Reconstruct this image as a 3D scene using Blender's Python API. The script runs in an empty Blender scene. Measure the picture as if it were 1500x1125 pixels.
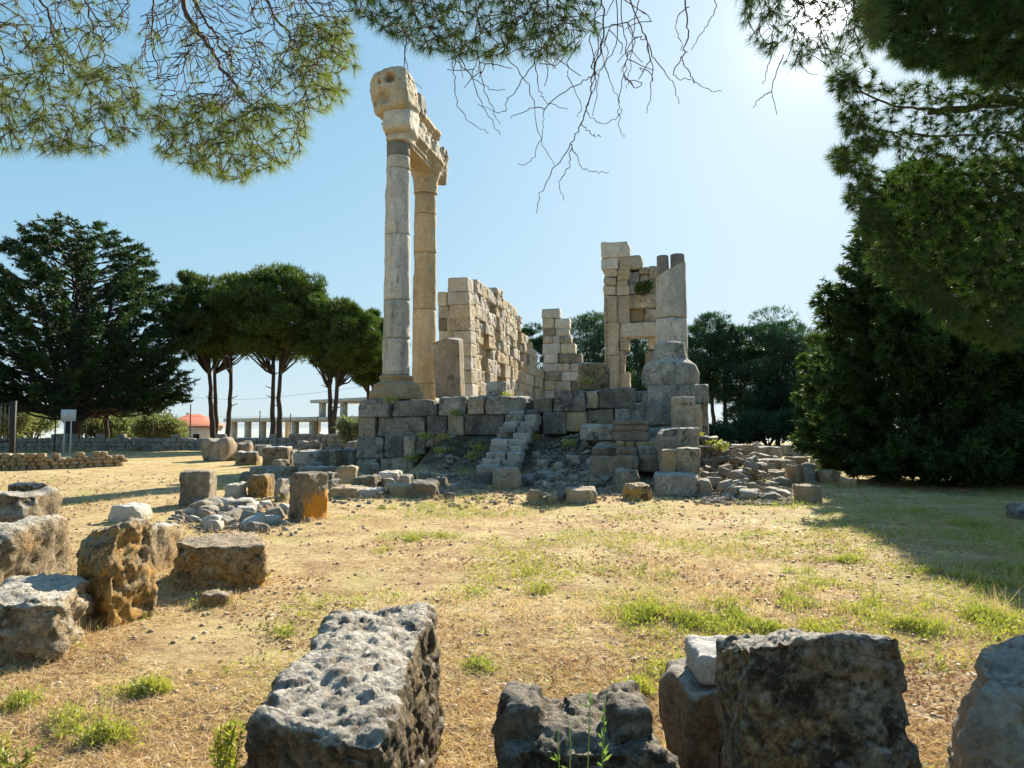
import bpy, math, random
import numpy as np
from mathutils import Vector
R = math.radians
rng = np.random.default_rng(7)
random.seed(7)
sc = bpy.context.scene
COL = sc.collection
F = 1050.0; CH = 1.6; PITCH = R(3.4)
cP, sP = math.cos(PITCH), math.sin(PITCH)
TH = R(12.5)                                   # the temple's axis turns 12.5 degrees from the view

def P(px, py, Y):
    """world point at distance Y seen at a photo pixel (survey of the place)"""
    a = (px-750)/F; b = (562.5-py)/F
    y = cP - sP*b; z = sP + cP*b
    return np.array((a/y*Y, Y, CH + z/y*Y))

def gY(py, z=0.0):
    b = (562.5-py)/F
    y = cP - sP*b; z2 = sP + cP*b
    return (z-CH)/z2*y

# ---------------------------------------------------------------- noise
def _h(ix, iy, iz, s):
    n = (ix*374761393 + iy*668265263 + iz*2147483647 + s*974634777) & 0xffffffff
    n = ((n ^ (n >> 13))*1274126177) & 0xffffffff
    n = ((n ^ (n >> 16))*2246822519) & 0xffffffff
    return ((n ^ (n >> 15)) & 0xffff)/32767.5 - 1.0
def noise(p, s=0):
    p = np.asarray(p, float); f = np.floor(p); i = f.astype(np.int64); t = p-f
    t = t*t*t*(t*(t*6-15)+10)
    x, y, z = i[:, 0], i[:, 1], i[:, 2]; u, v, w = t[:, 0], t[:, 1], t[:, 2]
    def L(a, b, k): return a+(b-a)*k
    return L(L(L(_h(x,y,z,s), _h(x+1,y,z,s), u), L(_h(x,y+1,z,s), _h(x+1,y+1,z,s), u), v),
             L(L(_h(x,y,z+1,s), _h(x+1,y,z+1,s), u), L(_h(x,y+1,z+1,s), _h(x+1,y+1,z+1,s), u), v), w)
def fbm(p, o=4, s=0, g=.5):
    r = 0; a = 1; p = np.asarray(p, float)
    for k in range(o):
        r = r + a*noise(p*(2.03**k)+k*17.3, s+k); a *= g
    return r
def cells(p, s=0):
    """distance to nearest feature point (Worley)"""
    p = np.asarray(p, float); i = np.floor(p).astype(np.int64); best = np.full(len(p), 9.)
    for dx in (-1,0,1):
        for dy in (-1,0,1):
            for dz in (-1,0,1):
                x, y, z = i[:,0]+dx, i[:,1]+dy, i[:,2]+dz
                q = np.stack([x+.5+.45*_h(x,y,z,s), y+.5+.45*_h(x,y,z,s+1), z+.5+.45*_h(x,y,z,s+2)], 1)
                best = np.minimum(best, ((p-q)**2).sum(1))
    return np.sqrt(best)

def plates(p, s=0):
    """a random height per Worley cell: broken, stepped faces"""
    p = np.asarray(p, float); i = np.floor(p).astype(np.int64); best = np.full(len(p), 9.); val = np.zeros(len(p))
    for dx in (-1,0,1):
        for dy in (-1,0,1):
            for dz in (-1,0,1):
                x, y, z = i[:,0]+dx, i[:,1]+dy, i[:,2]+dz
                q = np.stack([x+.5+.45*_h(x,y,z,s), y+.5+.45*_h(x,y,z,s+1), z+.5+.45*_h(x,y,z,s+2)], 1)
                d = ((p-q)**2).sum(1); m = d < best; best[m] = d[m]; val[m] = _h(x,y,z,s+9)[m]
    return val
# ---------------------------------------------------------------- object helpers
def tag(o, label=None, cat=None, group=None, kind=None):
    if label: o['label'] = label
    if cat: o['category'] = cat
    if group: o['group'] = group
    if kind: o['kind'] = kind
    return o
def thing(name, label, cat, loc=(0,0,0), group=None, rz=0):
    o = bpy.data.objects.new(name, None); COL.objects.link(o)
    o.location = loc; o.rotation_euler = (0,0,rz); o.empty_display_size = .2
    return tag(o, label, cat, group)
def mesh_np(name, V, faces, mat, parent=None, smooth=False, loc=None):
    """faces: list of (n,k) index arrays. One mesh object; V in world space unless parented (then parent space)."""
    V = np.asarray(V, np.float32)
    if loc is not None: V = V - np.asarray(loc, np.float32)
    me = bpy.data.meshes.new(name)
    me.vertices.add(len(V)); me.vertices.foreach_set('co', V.ravel())
    loops = np.concatenate([np.asarray(f).ravel() for f in faces]).astype(np.int32)
    sizes = np.concatenate([np.full(len(f), np.asarray(f).shape[1]) for f in faces]).astype(np.int32)
    me.loops.add(len(loops)); me.loops.foreach_set('vertex_index', loops)
    me.polygons.add(len(sizes))
    me.polygons.foreach_set('loop_start', np.concatenate([[0], np.cumsum(sizes)[:-1]]).astype(np.int32))
    me.polygons.foreach_set('loop_total', sizes)
    if smooth: me.polygons.foreach_set('use_smooth', np.ones(len(sizes), bool))
    me.update(calc_edges=True)
    me.materials.append(mat)
    o = bpy.data.objects.new(name, me); COL.objects.link(o)
    if loc is not None and parent is None: o.location = loc
    if parent is not None: o.parent = parent
    return o
class MB:
    def __init__(s): s.V = []; s.Fs = []; s.n = 0
    def add(s, V, faces):
        s.V.append(np.asarray(V, float)); s.Fs += [np.asarray(f)+s.n for f in faces]; s.n += len(V); return s
    def build(s, name, mat, parent=None, smooth=False, loc=None):
        return mesh_np(name, np.concatenate(s.V), s.Fs, mat, parent, smooth, loc)
def copy_tree(o, parent=None):
    c = o.copy(); COL.objects.link(c); c.parent = parent
    for ch in list(o.children): copy_tree(ch, c)
    return c

# ---------------------------------------------------------------- primitives
_cg = {}
def cube_grid(nx, ny, nz):
    k = (nx, ny, nz)
    if k in _cg: return _cg[k]
    idx = {}; pts = []
    def g(i, j, l):
        t = (i, j, l)
        if t not in idx: idx[t] = len(pts); pts.append((2*i/nx-1, 2*j/ny-1, 2*l/nz-1))
        return idx[t]
    q = []
    for i in range(nx):
        for j in range(ny):
            q.append((g(i,j,0), g(i,j+1,0), g(i+1,j+1,0), g(i+1,j,0)))
            q.append((g(i,j,nz), g(i+1,j,nz), g(i+1,j+1,nz), g(i,j+1,nz)))
    for i in range(nx):
        for l in range(nz):
            q.append((g(i,0,l), g(i+1,0,l), g(i+1,0,l+1), g(i,0,l+1)))
            q.append((g(i,ny,l), g(i,ny,l+1), g(i+1,ny,l+1), g(i+1,ny,l)))
    for j in range(ny):
        for l in range(nz):
            q.append((g(0,j,l), g(0,j,l+1), g(0,j+1,l+1), g(0,j+1,l)))
            q.append((g(nx,j,l), g(nx,j+1,l), g(nx,j+1,l+1), g(nx,j,l+1)))
    _cg[k] = (np.array(pts), np.array(q)); return _cg[k]
def vnormals(V, Q):
    a = V[Q[:,2]]-V[Q[:,0]]; b = V[Q[:,3]]-V[Q[:,1]] if Q.shape[1] == 4 else V[Q[:,1]]-V[Q[:,0]]
    n = np.cross(a, b); N = np.zeros_like(V)
    for k in range(Q.shape[1]): np.add.at(N, Q[:,k], n)
    return N/np.maximum(np.linalg.norm(N, axis=1, keepdims=True), 1e-9)
kw_g = np.array([[.85, .25, .0], [-.45, .30, .0], [.3, .1, .42]])
def rockV(w, d, h, seed, rnd=.2, cuts=6, amp=.04, fine=.012, freq=1.5, res=.1, cutd=.16, corners=None, groove=0, maxn=70, pit=0):
    """stone with flat bottom at z=0, centred in x and y. Returns V, quads"""
    r = np.random.default_rng(seed)
    n = [int(min(maxn, max(3, round(s/res)))) for s in (w, d, h)]
    U, Q = cube_grid(*n)
    q = np.array(U)
    inner = np.clip(q, -(1-rnd), 1-rnd); off = q-inner
    ln = np.linalg.norm(off, axis=1, keepdims=True)
    mx = np.abs(off).max(1, keepdims=True)
    q = inner + np.where(ln > 1e-6, off/np.maximum(ln, 1e-6)*mx, 0)
    if corners is not None:                                  # eight points: z low 4 (ccw from front-left), z high 4
        c = np.asarray(corners, float); u, v, t = ((q[:, k]+1)/2 for k in range(3))
        wts = [(1-u)*(1-v)*(1-t), u*(1-v)*(1-t), u*v*(1-t), (1-u)*v*(1-t), (1-u)*(1-v)*t, u*(1-v)*t, u*v*t, (1-u)*v*t]
        V = sum(k[:, None]*c[i] for i, k in enumerate(wts))
    else:
        V = q*np.array([w, d, h])/2 + np.array([0, 0, h/2])
    ctr = V.mean(0); S = np.array([w, d, h])/2
    for k in range(cuts):
        nrm = r.normal(size=3); nrm[2] = abs(nrm[2])*.9; nrm /= np.linalg.norm(nrm)
        sup = (np.abs(nrm)*S).sum()
        lim = sup*(1-r.uniform(.3, 1)*cutd)
        e = (V-ctr)@nrm - lim
        V = V - np.maximum(e, 0)[:, None]*nrm*.93
    N = vnormals(V, Q)
    sz = min(w, d, h)
    o = r.uniform(0, 99, 3)
    dsp = amp*fbm(V*freq/sz*.9+o, 3, seed % 97)
    if fine: 
        f1 = fbm(V/(.16*max(1,sz))+o, 4, 5, .6)
        dsp = dsp + fine*f1
        if res < .07:
            pl_ = .14 if res < .045 else .34
            wv = V+.25*pl_*np.stack([noise(V/pl_*1.7+o, 31), noise(V/pl_*1.7+o, 32), noise(V/pl_*1.7+o, 33)], 1)
            dsp = dsp + (fine*.75 if res < .045 else .016)*plates(wv/pl_*np.array([1, 1, 1.35])+o, 40)
        if res < .045:      # close stones: pits and sharp ridges at centimetre size
            rg = 1-np.abs(noise(V/.055+o, 7)); rg2 = 1-np.abs(noise(V/.024+o, 8))
            dsp = dsp + fine*.55*(rg-.7) + fine*.35*(rg2-.7) - fine*.5*np.maximum(0, fbm(V/.09+o, 3, 11)-.35)
    if groove:
        dirs = kw_g; wv = V+.02*np.stack([noise(V/.05+o, 51), noise(V/.05+o, 52), noise(V/.05+o, 53)], 1)
        dsp = dsp + groove*.42*plates(wv@dirs/.050+o, 60) + groove*.24*plates(wv@dirs/.024+o, 61) + groove*.30*(1-np.abs(fbm(wv@dirs/.03+o, 2, 3))-.75) - groove*.1*np.maximum(0, fbm(V/.15+o, 3, 9)-.25)
    if pit:
        dsp = dsp - pit*np.clip(.42-cells(V/.055+o+.4*noise(V/.06, 1)[:, None], 21), 0, 1)*2.2 - pit*.8*np.clip(.4-cells(V/.028+o, 25), 0, 1)*2
    foot = np.clip((V[:, 2]-V[:, 2].min())/(.12*h+.01), .15, 1)
    V = V + N*(dsp*foot)[:, None]
    return V, Q
def rotz(V, a):
    c, s = math.cos(a), math.sin(a); V = np.array(V)
    x = V[:, 0]*c - V[:, 1]*s; y = V[:, 0]*s + V[:, 1]*c
    V[:, 0] = x; V[:, 1] = y; return V
def tube(mb, pts, rad, k=6, cap=True):
    pts = np.asarray(pts, float); n = len(pts); rad = np.broadcast_to(rad, (n,))
    T = np.gradient(pts, axis=0); T /= np.maximum(np.linalg.norm(T, axis=1, keepdims=True), 1e-9)
    ref = np.array([0,0,1.]) if abs(T[0,2]) < .9 else np.array([1.,0,0])
    A = np.cross(T, ref); A /= np.maximum(np.linalg.norm(A, axis=1, keepdims=True), 1e-6); B = np.cross(T, A)
    th = np.arange(k)*2*math.pi/k
    V = pts[:, None]+rad[:, None, None]*(np.cos(th)[None, :, None]*A[:, None]+np.sin(th)[None, :, None]*B[:, None])
    V = V.reshape(-1, 3); i = np.arange(n-1)[:, None]*k; j = np.arange(k)[None]; j2 = (j+1) % k
    Q = np.stack([i+j, i+j2, i+k+j2, i+k+j], -1).reshape(-1, 4)
    f = [Q]
    if cap: f += [np.arange(k)[None, ::-1].copy(), (np.arange(k)+(n-1)*k)[None]]
    mb.add(V, f)
def smooth_path(pts, n=8, jit=0, r=rng):
    pts = np.asarray(pts, float); t = np.linspace(0, len(pts)-1, n)
    from_ = np.arange(len(pts))
    # Catmull-Rom
    out = []
    for a in t:
        i = min(int(a), len(pts)-2); u = a-i
        p0 = pts[max(i-1, 0)]; p1 = pts[i]; p2 = pts[i+1]; p3 = pts[min(i+2, len(pts)-1)]
        out.append(.5*((2*p1)+(-p0+p2)*u+(2*p0-5*p1+4*p2-p3)*u*u+(-p0+3*p1-3*p2+p3)*u**3))
    out = np.array(out)
    if jit: out[1:-1] += r.normal(0, jit, (len(out)-2, 3))
    return out
def blades(C, D, m, L, w, spread, r=rng, curve=0, lj=.35, bj=0):
    """m thin triangles from every anchor C along D (+/- spread)"""
    C = np.repeat(np.asarray(C, float), m, 0); D = np.repeat(np.asarray(D, float), m, 0); n = len(C)
    if bj: C = C + r.normal(0, bj, (n, 3))
    d = D + r.normal(0, spread, (n, 3)); d /= np.maximum(np.linalg.norm(d, axis=1, keepdims=True), 1e-6)
    l = (L*(1+r.uniform(-lj, lj, n)))[:, None]
    s = np.cross(d, r.normal(size=(n, 3))); s /= np.maximum(np.linalg.norm(s, axis=1, keepdims=True), 1e-6)
    V = np.stack([C-s*w/2, C+s*w/2, C+d*l], 1)
    if curve: V[:, 2, 2] -= curve*l[:, 0]
    return V.reshape(-1, 3), np.arange(3*n).reshape(-1, 3)
def leaves(C, D, m, L, w, spread, r=rng, bj=0):
    """small rhombic leaves"""
    C = np.repeat(np.asarray(C, float), m, 0); D = np.repeat(np.asarray(D, float), m, 0); n = len(C)
    if bj: C = C + r.normal(0, bj, (n, 3))
    d = D + r.normal(0, spread, (n, 3)); d /= np.maximum(np.linalg.norm(d, axis=1, keepdims=True), 1e-6)
    l = (L*(1+r.uniform(-.4, .4, n)))[:, None]
    s = np.cross(d, r.normal(size=(n, 3))); s /= np.maximum(np.linalg.norm(s, axis=1, keepdims=True), 1e-6)
    V = np.stack([C, C+d*l*.45+s*w/2, C+d*l, C+d*l*.45-s*w/2], 1)
    return V.reshape(-1, 3), np.arange(4*n).reshape(-1, 4)

def proj(W):
    """photo pixels of world points"""
    y = W[:, 1]*cP+(W[:, 2]-CH)*sP; z = -W[:, 1]*sP+(W[:, 2]-CH)*cP
    return 750+F*W[:, 0]/y, 562.5-F*z/y
# ---------------------------------------------------------------- materials
class NT:
    def __init__(s, name):
        s.m = bpy.data.materials.new(name); s.m.use_nodes = True; s.t = s.m.node_tree
        for n in list(s.t.nodes): s.t.nodes.remove(n)
        s.out = s.t.nodes.new('ShaderNodeOutputMaterial')
    def n(s, ty, ins=None, **kw):
        nd = s.t.nodes.new('ShaderNode'+ty)
        for k, v in kw.items(): setattr(nd, k, v)
        for k, v in (ins or {}).items():
            so = nd.inputs[k]
            if isinstance(v, bpy.types.NodeSocket): s.t.links.new(v, so)
            else: so.default_value = v
        return nd
    def mix(s, f, a, b, mode='MIX'):
        nd = s.t.nodes.new('ShaderNodeMix'); nd.data_type = 'RGBA'; nd.blend_type = mode
        for so, v in ((nd.inputs[0], f), (nd.inputs[6], a), (nd.inputs[7], b)):
            if isinstance(v, bpy.types.NodeSocket): s.t.links.new(v, so)
            else: so.default_value = v if not isinstance(v, tuple) else (*v, 1)
        return nd.outputs[2]
    def math(s, op, a, b=0, c=None, clamp=False):
        nd = s.t.nodes.new('ShaderNodeMath'); nd.operation = op; nd.use_clamp = clamp
        for i, v in enumerate((a, b, c)):
            if v is None: continue
            if isinstance(v, bpy.types.NodeSocket): s.t.links.new(v, nd.inputs[i])
            else: nd.inputs[i].default_value = v
        return nd.outputs[0]
    def ramp(s, x, lo, hi):
        return s.n('MapRange', {'Value': x, 'From Min': lo, 'From Max': hi}).outputs[0]
    def noise(s, vec, scale, detail=5, rough=.6, dist=0):
        return s.n('TexNoise', {'Vector': vec, 'Scale': scale, 'Detail': detail, 'Roughness': rough, 'Distortion': dist}).outputs[0]
    def coord(s, k=41.0, stretch=(1,1,1)):
        tc = s.n('TexCoord').outputs['Object']; rd = s.n('ObjectInfo').outputs['Random']
        off = s.n('VectorMath', {0: (k, k*.7, k*1.3)}, operation='SCALE'); s.t.links.new(rd, off.inputs['Scale'])
        a = s.n('VectorMath', {0: tc, 1: off.outputs[0]}, operation='ADD').outputs[0]
        if stretch != (1,1,1): a = s.n('VectorMath', {0: a, 1: stretch}, operation='MULTIPLY').outputs[0]
        return a
    def done(s, sh): s.t.links.new(sh, s.out.inputs[0]); return s.m

def stone(name, base, pale, dark, ochre, lich=.5, och=.5, top=.5, topc=(.42,.42,.40), bump=.6, scale=1.0, stains=0., rough=.9, mot=.3, crack=.3, vr=(.8, 1.18), cav=0):
    """limestone: patchy ground colour, black lichen, ochre patches, tops paled by weathering and painted-in sunlight"""
    s = NT(name); v = s.coord(); rnd = s.n('ObjectInfo').outputs['Random']
    nb = s.noise(v, .9*scale, 5, .62, .4); nm = s.noise(v, 4.5*scale, 8, .7, .3); nf = s.noise(v, 26*scale, 6, .75)
    c = s.mix(s.ramp(nb, .36, .64), base, pale)
    c = s.mix(s.math('MULTIPLY', s.ramp(nm, .40, .68), .55), c, tuple(x*.62 for x in base))
    # ochre
    no = s.noise(s.n('VectorMath', {0: v, 1: (7.7, 3.1, 9.2)}, operation='ADD').outputs[0], 1.3*scale, 6, .65, .6)
    c = s.mix(s.math('MULTIPLY', s.ramp(no, .62-.2*och, .74-.18*och), min(1, .25+och*.7)), c, ochre)
    # pale weathering plus sunlight painted into the colour of upward faces
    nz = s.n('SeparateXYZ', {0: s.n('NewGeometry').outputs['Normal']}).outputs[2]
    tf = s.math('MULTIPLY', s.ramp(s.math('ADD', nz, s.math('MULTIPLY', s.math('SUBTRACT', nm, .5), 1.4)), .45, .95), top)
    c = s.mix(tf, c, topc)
    # black lichen and fine speckle
    nl = s.noise(s.n('VectorMath', {0: v, 1: (-5.1, 13.1, 2.2)}, operation='ADD').outputs[0], 2.6*scale, 10, .72, .5)
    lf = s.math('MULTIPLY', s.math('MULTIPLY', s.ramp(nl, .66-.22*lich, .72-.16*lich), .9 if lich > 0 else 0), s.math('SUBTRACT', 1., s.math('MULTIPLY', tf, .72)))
    c = s.mix(lf, c, dark)
    if stains:
        vs = s.n('VectorMath', {0: v, 1: (1.6, 1.6, .22)}, operation='MULTIPLY').outputs[0]
        st = s.noise(vs, 2.2, 6, .6, .2)
        c = s.mix(s.math('MULTIPLY', s.ramp(st, .48, .66), stains), c, tuple(x*1.25 for x in dark))
    c = s.mix(s.math('MULTIPLY', s.ramp(nf, .35, .75), .38), c, tuple(x*.45 for x in base))
    # fine two-tone mottling
    n8 = s.noise(v, 13*scale, 8, .8, .4)
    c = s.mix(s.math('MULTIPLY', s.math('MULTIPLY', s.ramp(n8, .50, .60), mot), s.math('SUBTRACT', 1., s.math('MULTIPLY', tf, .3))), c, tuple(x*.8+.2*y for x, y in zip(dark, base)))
    c = s.mix(s.math('MULTIPLY', s.ramp(n8, .47, .36), mot*.7), c, tuple(min(.8, x*1.3) for x in pale))
    vo = s.n('TexVoronoi', {'Vector': v, 'Scale': 17*scale}, feature='F1').outputs['Distance']
    c = s.mix(s.math('MULTIPLY', s.ramp(vo, .22, .05), .35), c, tuple(x*.4 for x in dark))
    # hairline cracks, only here and there
    wv = s.n('VectorMath', {0: v, 1: s.n('VectorMath', {0: s.n('TexNoise', {'Vector': v, 'Scale': 3., 'Detail': 4.}).outputs['Color'], 1: (.35, .35, .35)}, operation='MULTIPLY').outputs[0]}, operation='ADD').outputs[0]
    ce = s.n('TexVoronoi', {'Vector': wv, 'Scale': 1.25*scale}, feature='DISTANCE_TO_EDGE').outputs['Distance']
    cm = s.math('MULTIPLY', s.ramp(ce, .016, .004), s.ramp(nb, .46, .54))
    c = s.mix(s.math('MULTIPLY', cm, crack), c, tuple(x*.5 for x in dark))
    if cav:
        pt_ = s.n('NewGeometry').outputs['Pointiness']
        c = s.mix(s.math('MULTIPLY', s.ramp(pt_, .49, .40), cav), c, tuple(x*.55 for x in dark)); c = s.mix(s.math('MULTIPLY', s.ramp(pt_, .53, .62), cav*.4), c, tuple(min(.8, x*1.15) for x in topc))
    hs = s.n('HueSaturation', {'Color': c, 'Hue': .5, 'Saturation': 1.0, 'Value': s.n('MapRange', {'Value': rnd, 'To Min': vr[0], 'To Max': vr[1]}).outputs[0]}).outputs[0]
    h = s.math('ADD', s.math('MULTIPLY', nm, 1.0), s.math('ADD', s.math('ADD', s.math('MULTIPLY', n8, .6), s.math('MULTIPLY', nf, .45)), s.math('MULTIPLY', s.ramp(vo, 0, .3), .25)))
    bp = s.n('Bump', {'Strength': bump, 'Distance': .085/scale, 'Height': s.math('SUBTRACT', h, s.math('MULTIPLY', cm, .5*crack))}).outputs[0]
    return s.done(s.n('BsdfPrincipled', {'Base Color': hs, 'Roughness': rough, 'Normal': bp, 'Specular IOR Level': .25}).outputs[0])

def foliage(name, c1, c2, trans=.35, tc=None, scale=.6, rough=.6, isl=False, c3=None):
    s = NT(name); v = s.coord(13.)
    n1 = s.noise(v, scale, 4, .6); c = s.mix(s.ramp(n1, .38, .62), c1, c2)
    if isl:
        ri = s.n('NewGeometry').outputs['Random Per Island']
        c = s.mix(s.ramp(ri, .0, 1.), c, c3 or tuple(min(1, x*1.7) for x in c2))
    d = s.n('BsdfPrincipled', {'Base Color': c, 'Roughness': rough, 'Specular IOR Level': .3}).outputs[0]
    t = s.n('BsdfTranslucent', {'Color': s.mix(1., c, tc or (1., 1.15, .5), 'MULTIPLY') if not isinstance(tc, str) else c}).outputs[0]
    mx = s.n('MixShader', {0: trans, 1: d, 2: t}).outputs[0]
    return s.done(mx)
def plain(name, col, rough=.7, var=.25, scale=3, bump=.15, metal=0, stretch=(1,1,1)):
    s = NT(name); v = s.coord(9., stretch); n = s.noise(v, scale, 7, .65)
    c = s.mix(s.ramp(n, .3, .7), tuple(x*(1-var) for x in col), tuple(min(1, x*(1+var)) for x in col))
    bp = s.n('Bump', {'Strength': bump, 'Distance': .03, 'Height': n}).outputs[0]
    return s.done(s.n('BsdfPrincipled', {'Base Color': c, 'Roughness': rough, 'Metallic': metal, 'Normal': bp}).outputs[0])

M = {}
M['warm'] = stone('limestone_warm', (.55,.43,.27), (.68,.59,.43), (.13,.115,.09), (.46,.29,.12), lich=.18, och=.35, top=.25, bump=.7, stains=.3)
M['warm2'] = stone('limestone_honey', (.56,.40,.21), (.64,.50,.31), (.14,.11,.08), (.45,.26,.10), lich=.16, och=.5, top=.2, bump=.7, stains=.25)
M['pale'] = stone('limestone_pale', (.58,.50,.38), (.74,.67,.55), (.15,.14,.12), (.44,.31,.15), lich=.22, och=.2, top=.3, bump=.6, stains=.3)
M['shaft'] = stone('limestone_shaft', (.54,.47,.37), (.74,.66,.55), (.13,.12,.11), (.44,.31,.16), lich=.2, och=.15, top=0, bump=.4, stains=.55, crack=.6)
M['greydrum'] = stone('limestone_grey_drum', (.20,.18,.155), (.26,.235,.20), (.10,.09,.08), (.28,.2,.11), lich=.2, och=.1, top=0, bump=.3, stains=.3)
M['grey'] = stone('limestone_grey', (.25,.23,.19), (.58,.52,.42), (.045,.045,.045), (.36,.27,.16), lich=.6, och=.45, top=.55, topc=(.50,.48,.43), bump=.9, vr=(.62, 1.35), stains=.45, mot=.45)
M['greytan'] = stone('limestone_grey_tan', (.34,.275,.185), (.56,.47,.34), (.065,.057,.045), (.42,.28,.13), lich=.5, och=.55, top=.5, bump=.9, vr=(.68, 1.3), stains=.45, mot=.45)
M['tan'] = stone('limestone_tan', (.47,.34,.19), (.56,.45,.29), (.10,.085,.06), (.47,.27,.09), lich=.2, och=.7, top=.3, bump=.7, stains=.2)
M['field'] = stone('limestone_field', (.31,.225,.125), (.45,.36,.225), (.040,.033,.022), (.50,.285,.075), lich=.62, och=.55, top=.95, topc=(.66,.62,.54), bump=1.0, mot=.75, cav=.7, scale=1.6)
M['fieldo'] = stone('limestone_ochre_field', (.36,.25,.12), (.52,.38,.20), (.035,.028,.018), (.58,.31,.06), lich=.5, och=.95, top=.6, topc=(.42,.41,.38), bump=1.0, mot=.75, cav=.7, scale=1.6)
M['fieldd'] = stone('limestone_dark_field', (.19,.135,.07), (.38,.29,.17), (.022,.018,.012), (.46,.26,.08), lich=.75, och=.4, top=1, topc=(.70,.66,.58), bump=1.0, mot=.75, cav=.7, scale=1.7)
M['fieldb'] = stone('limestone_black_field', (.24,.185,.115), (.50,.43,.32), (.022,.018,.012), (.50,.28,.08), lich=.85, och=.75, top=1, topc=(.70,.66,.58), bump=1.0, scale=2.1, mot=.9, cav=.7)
M['fieldk'] = stone('limestone_sooty_field', (.15,.115,.07), (.30,.24,.16), (.018,.015,.011), (.40,.24,.08), lich=.85, och=.2, top=.55, topc=(.40,.37,.32), bump=1.0, scale=2., mot=.8, cav=.7)  # darkest base of the field stones, with duller tops
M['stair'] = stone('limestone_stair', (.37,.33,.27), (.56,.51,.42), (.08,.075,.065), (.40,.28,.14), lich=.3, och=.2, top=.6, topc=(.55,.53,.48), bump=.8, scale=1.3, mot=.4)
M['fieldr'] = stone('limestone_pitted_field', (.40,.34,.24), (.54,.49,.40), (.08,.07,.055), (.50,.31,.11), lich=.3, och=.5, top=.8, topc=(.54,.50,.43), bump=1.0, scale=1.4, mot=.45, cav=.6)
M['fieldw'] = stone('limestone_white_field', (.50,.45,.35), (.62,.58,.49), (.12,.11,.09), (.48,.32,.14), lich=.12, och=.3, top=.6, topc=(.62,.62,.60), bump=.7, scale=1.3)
M['rubble'] = stone('limestone_rubble', (.30,.25,.19), (.44,.39,.31), (.09,.08,.07), (.38,.25,.12), lich=.3, och=.3, top=.3, bump=.8, scale=1.5)
M['drywall'] = stone('drystone', (.26,.23,.19), (.36,.33,.28), (.07,.065,.06), (.3,.2,.1), lich=.4, och=.15, top=.3, bump=.7)
M['joint'] = plain('joint_earth', (.07,.058,.042), .95, .4, 6)
M['bark'] = plain('pine_bark', (.045,.038,.032), .9, .5, 5, .8, stretch=(1,1,.25))
M['barkl'] = plain('pine_twig_bark', (.085,.055,.042), .85, .3, 5, .2)
M['pine'] = foliage('pine_needles', (.026,.060,.016), (.060,.105,.022), .32, scale=.5, isl=True, c3=(.10,.135,.03))
M['pineR'] = foliage('pine_needles_far', (.030,.072,.046), (.050,.100,.055), .30, scale=.5)
M['cyp'] = foliage('cypress_foliage', (.011,.028,.010), (.040,.078,.022), .30, scale=.9, isl=True, c3=(.075,.12,.035))
M['cypL'] = foliage('cedar_foliage', (.026,.058,.026), (.055,.09,.03), .28, scale=.4)
M['olive'] = foliage('olive_leaves', (.17,.20,.11), (.27,.29,.17), .3, scale=.8)
M['needle'] = foliage('near_pine_needles', (.05,.09,.028), (.15,.18,.05), .40, scale=1.2, isl=True, c3=(.24,.27,.08))
M['needlex'] = foliage('near_pine_needles_dark', (.012,.034,.010), (.032,.072,.016), .34, scale=1.2, isl=True, c3=(.08,.13,.03))
M['needled'] = foliage('near_pine_needles_deep', (.035,.075,.02), (.08,.12,.03), .35, scale=.9)
M['straw'] = foliage('dry_grass', (.40,.26,.13), (.60,.46,.25), .3, (1.,.95,.7), scale=.9, isl=True, c3=(.74,.60,.36))
M['litter'] = foliage('pine_litter', (.30,.15,.07), (.46,.28,.14), .2, (1.,.9,.7), scale=.9, isl=True, c3=(.62,.45,.26))
M['grass'] = foliage('green_grass', (.16,.22,.035), (.30,.32,.06), .35, scale=.9, isl=True, c3=(.48,.42,.14))
M['weed'] = foliage('yellow_weed', (.24,.27,.04), (.40,.38,.06), .35, scale=5, isl=True, c3=(.50,.46,.10))
M['thistle'] = foliage('thistle_green', (.16,.24,.06), (.28,.36,.12), .4, scale=5)
M['concrete'] = plain('raw_concrete', (.50,.47,.40), .9, .15, 1.2)
M['plaster'] = plain('house_plaster', (.55,.50,.42), .9, .12, 1.)
M['rooftile'] = plain('red_roof_tiles', (.42,.12,.055), .8, .3, 4, .6, stretch=(5,1,1))
M['iron'] = plain('black_iron', (.010,.010,.011), .8, .2, 4)
M['white'] = plain('white_paint', (.52,.52,.50), .6, .08, 3)
M['signink'] = plain('faded_ink', (.42,.42,.44), .8, .1, 8)
M['leaf'] = foliage('dead_leaves', (.20,.11,.05), (.32,.19,.09), .15, (1.,.8,.5), scale=2, isl=True, c3=(.42,.28,.15))
M['pebble'] = foliage('pebbles', (.36,.27,.18), (.50,.42,.32), .0, scale=2, isl=True, c3=(.25,.16,.10))

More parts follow.
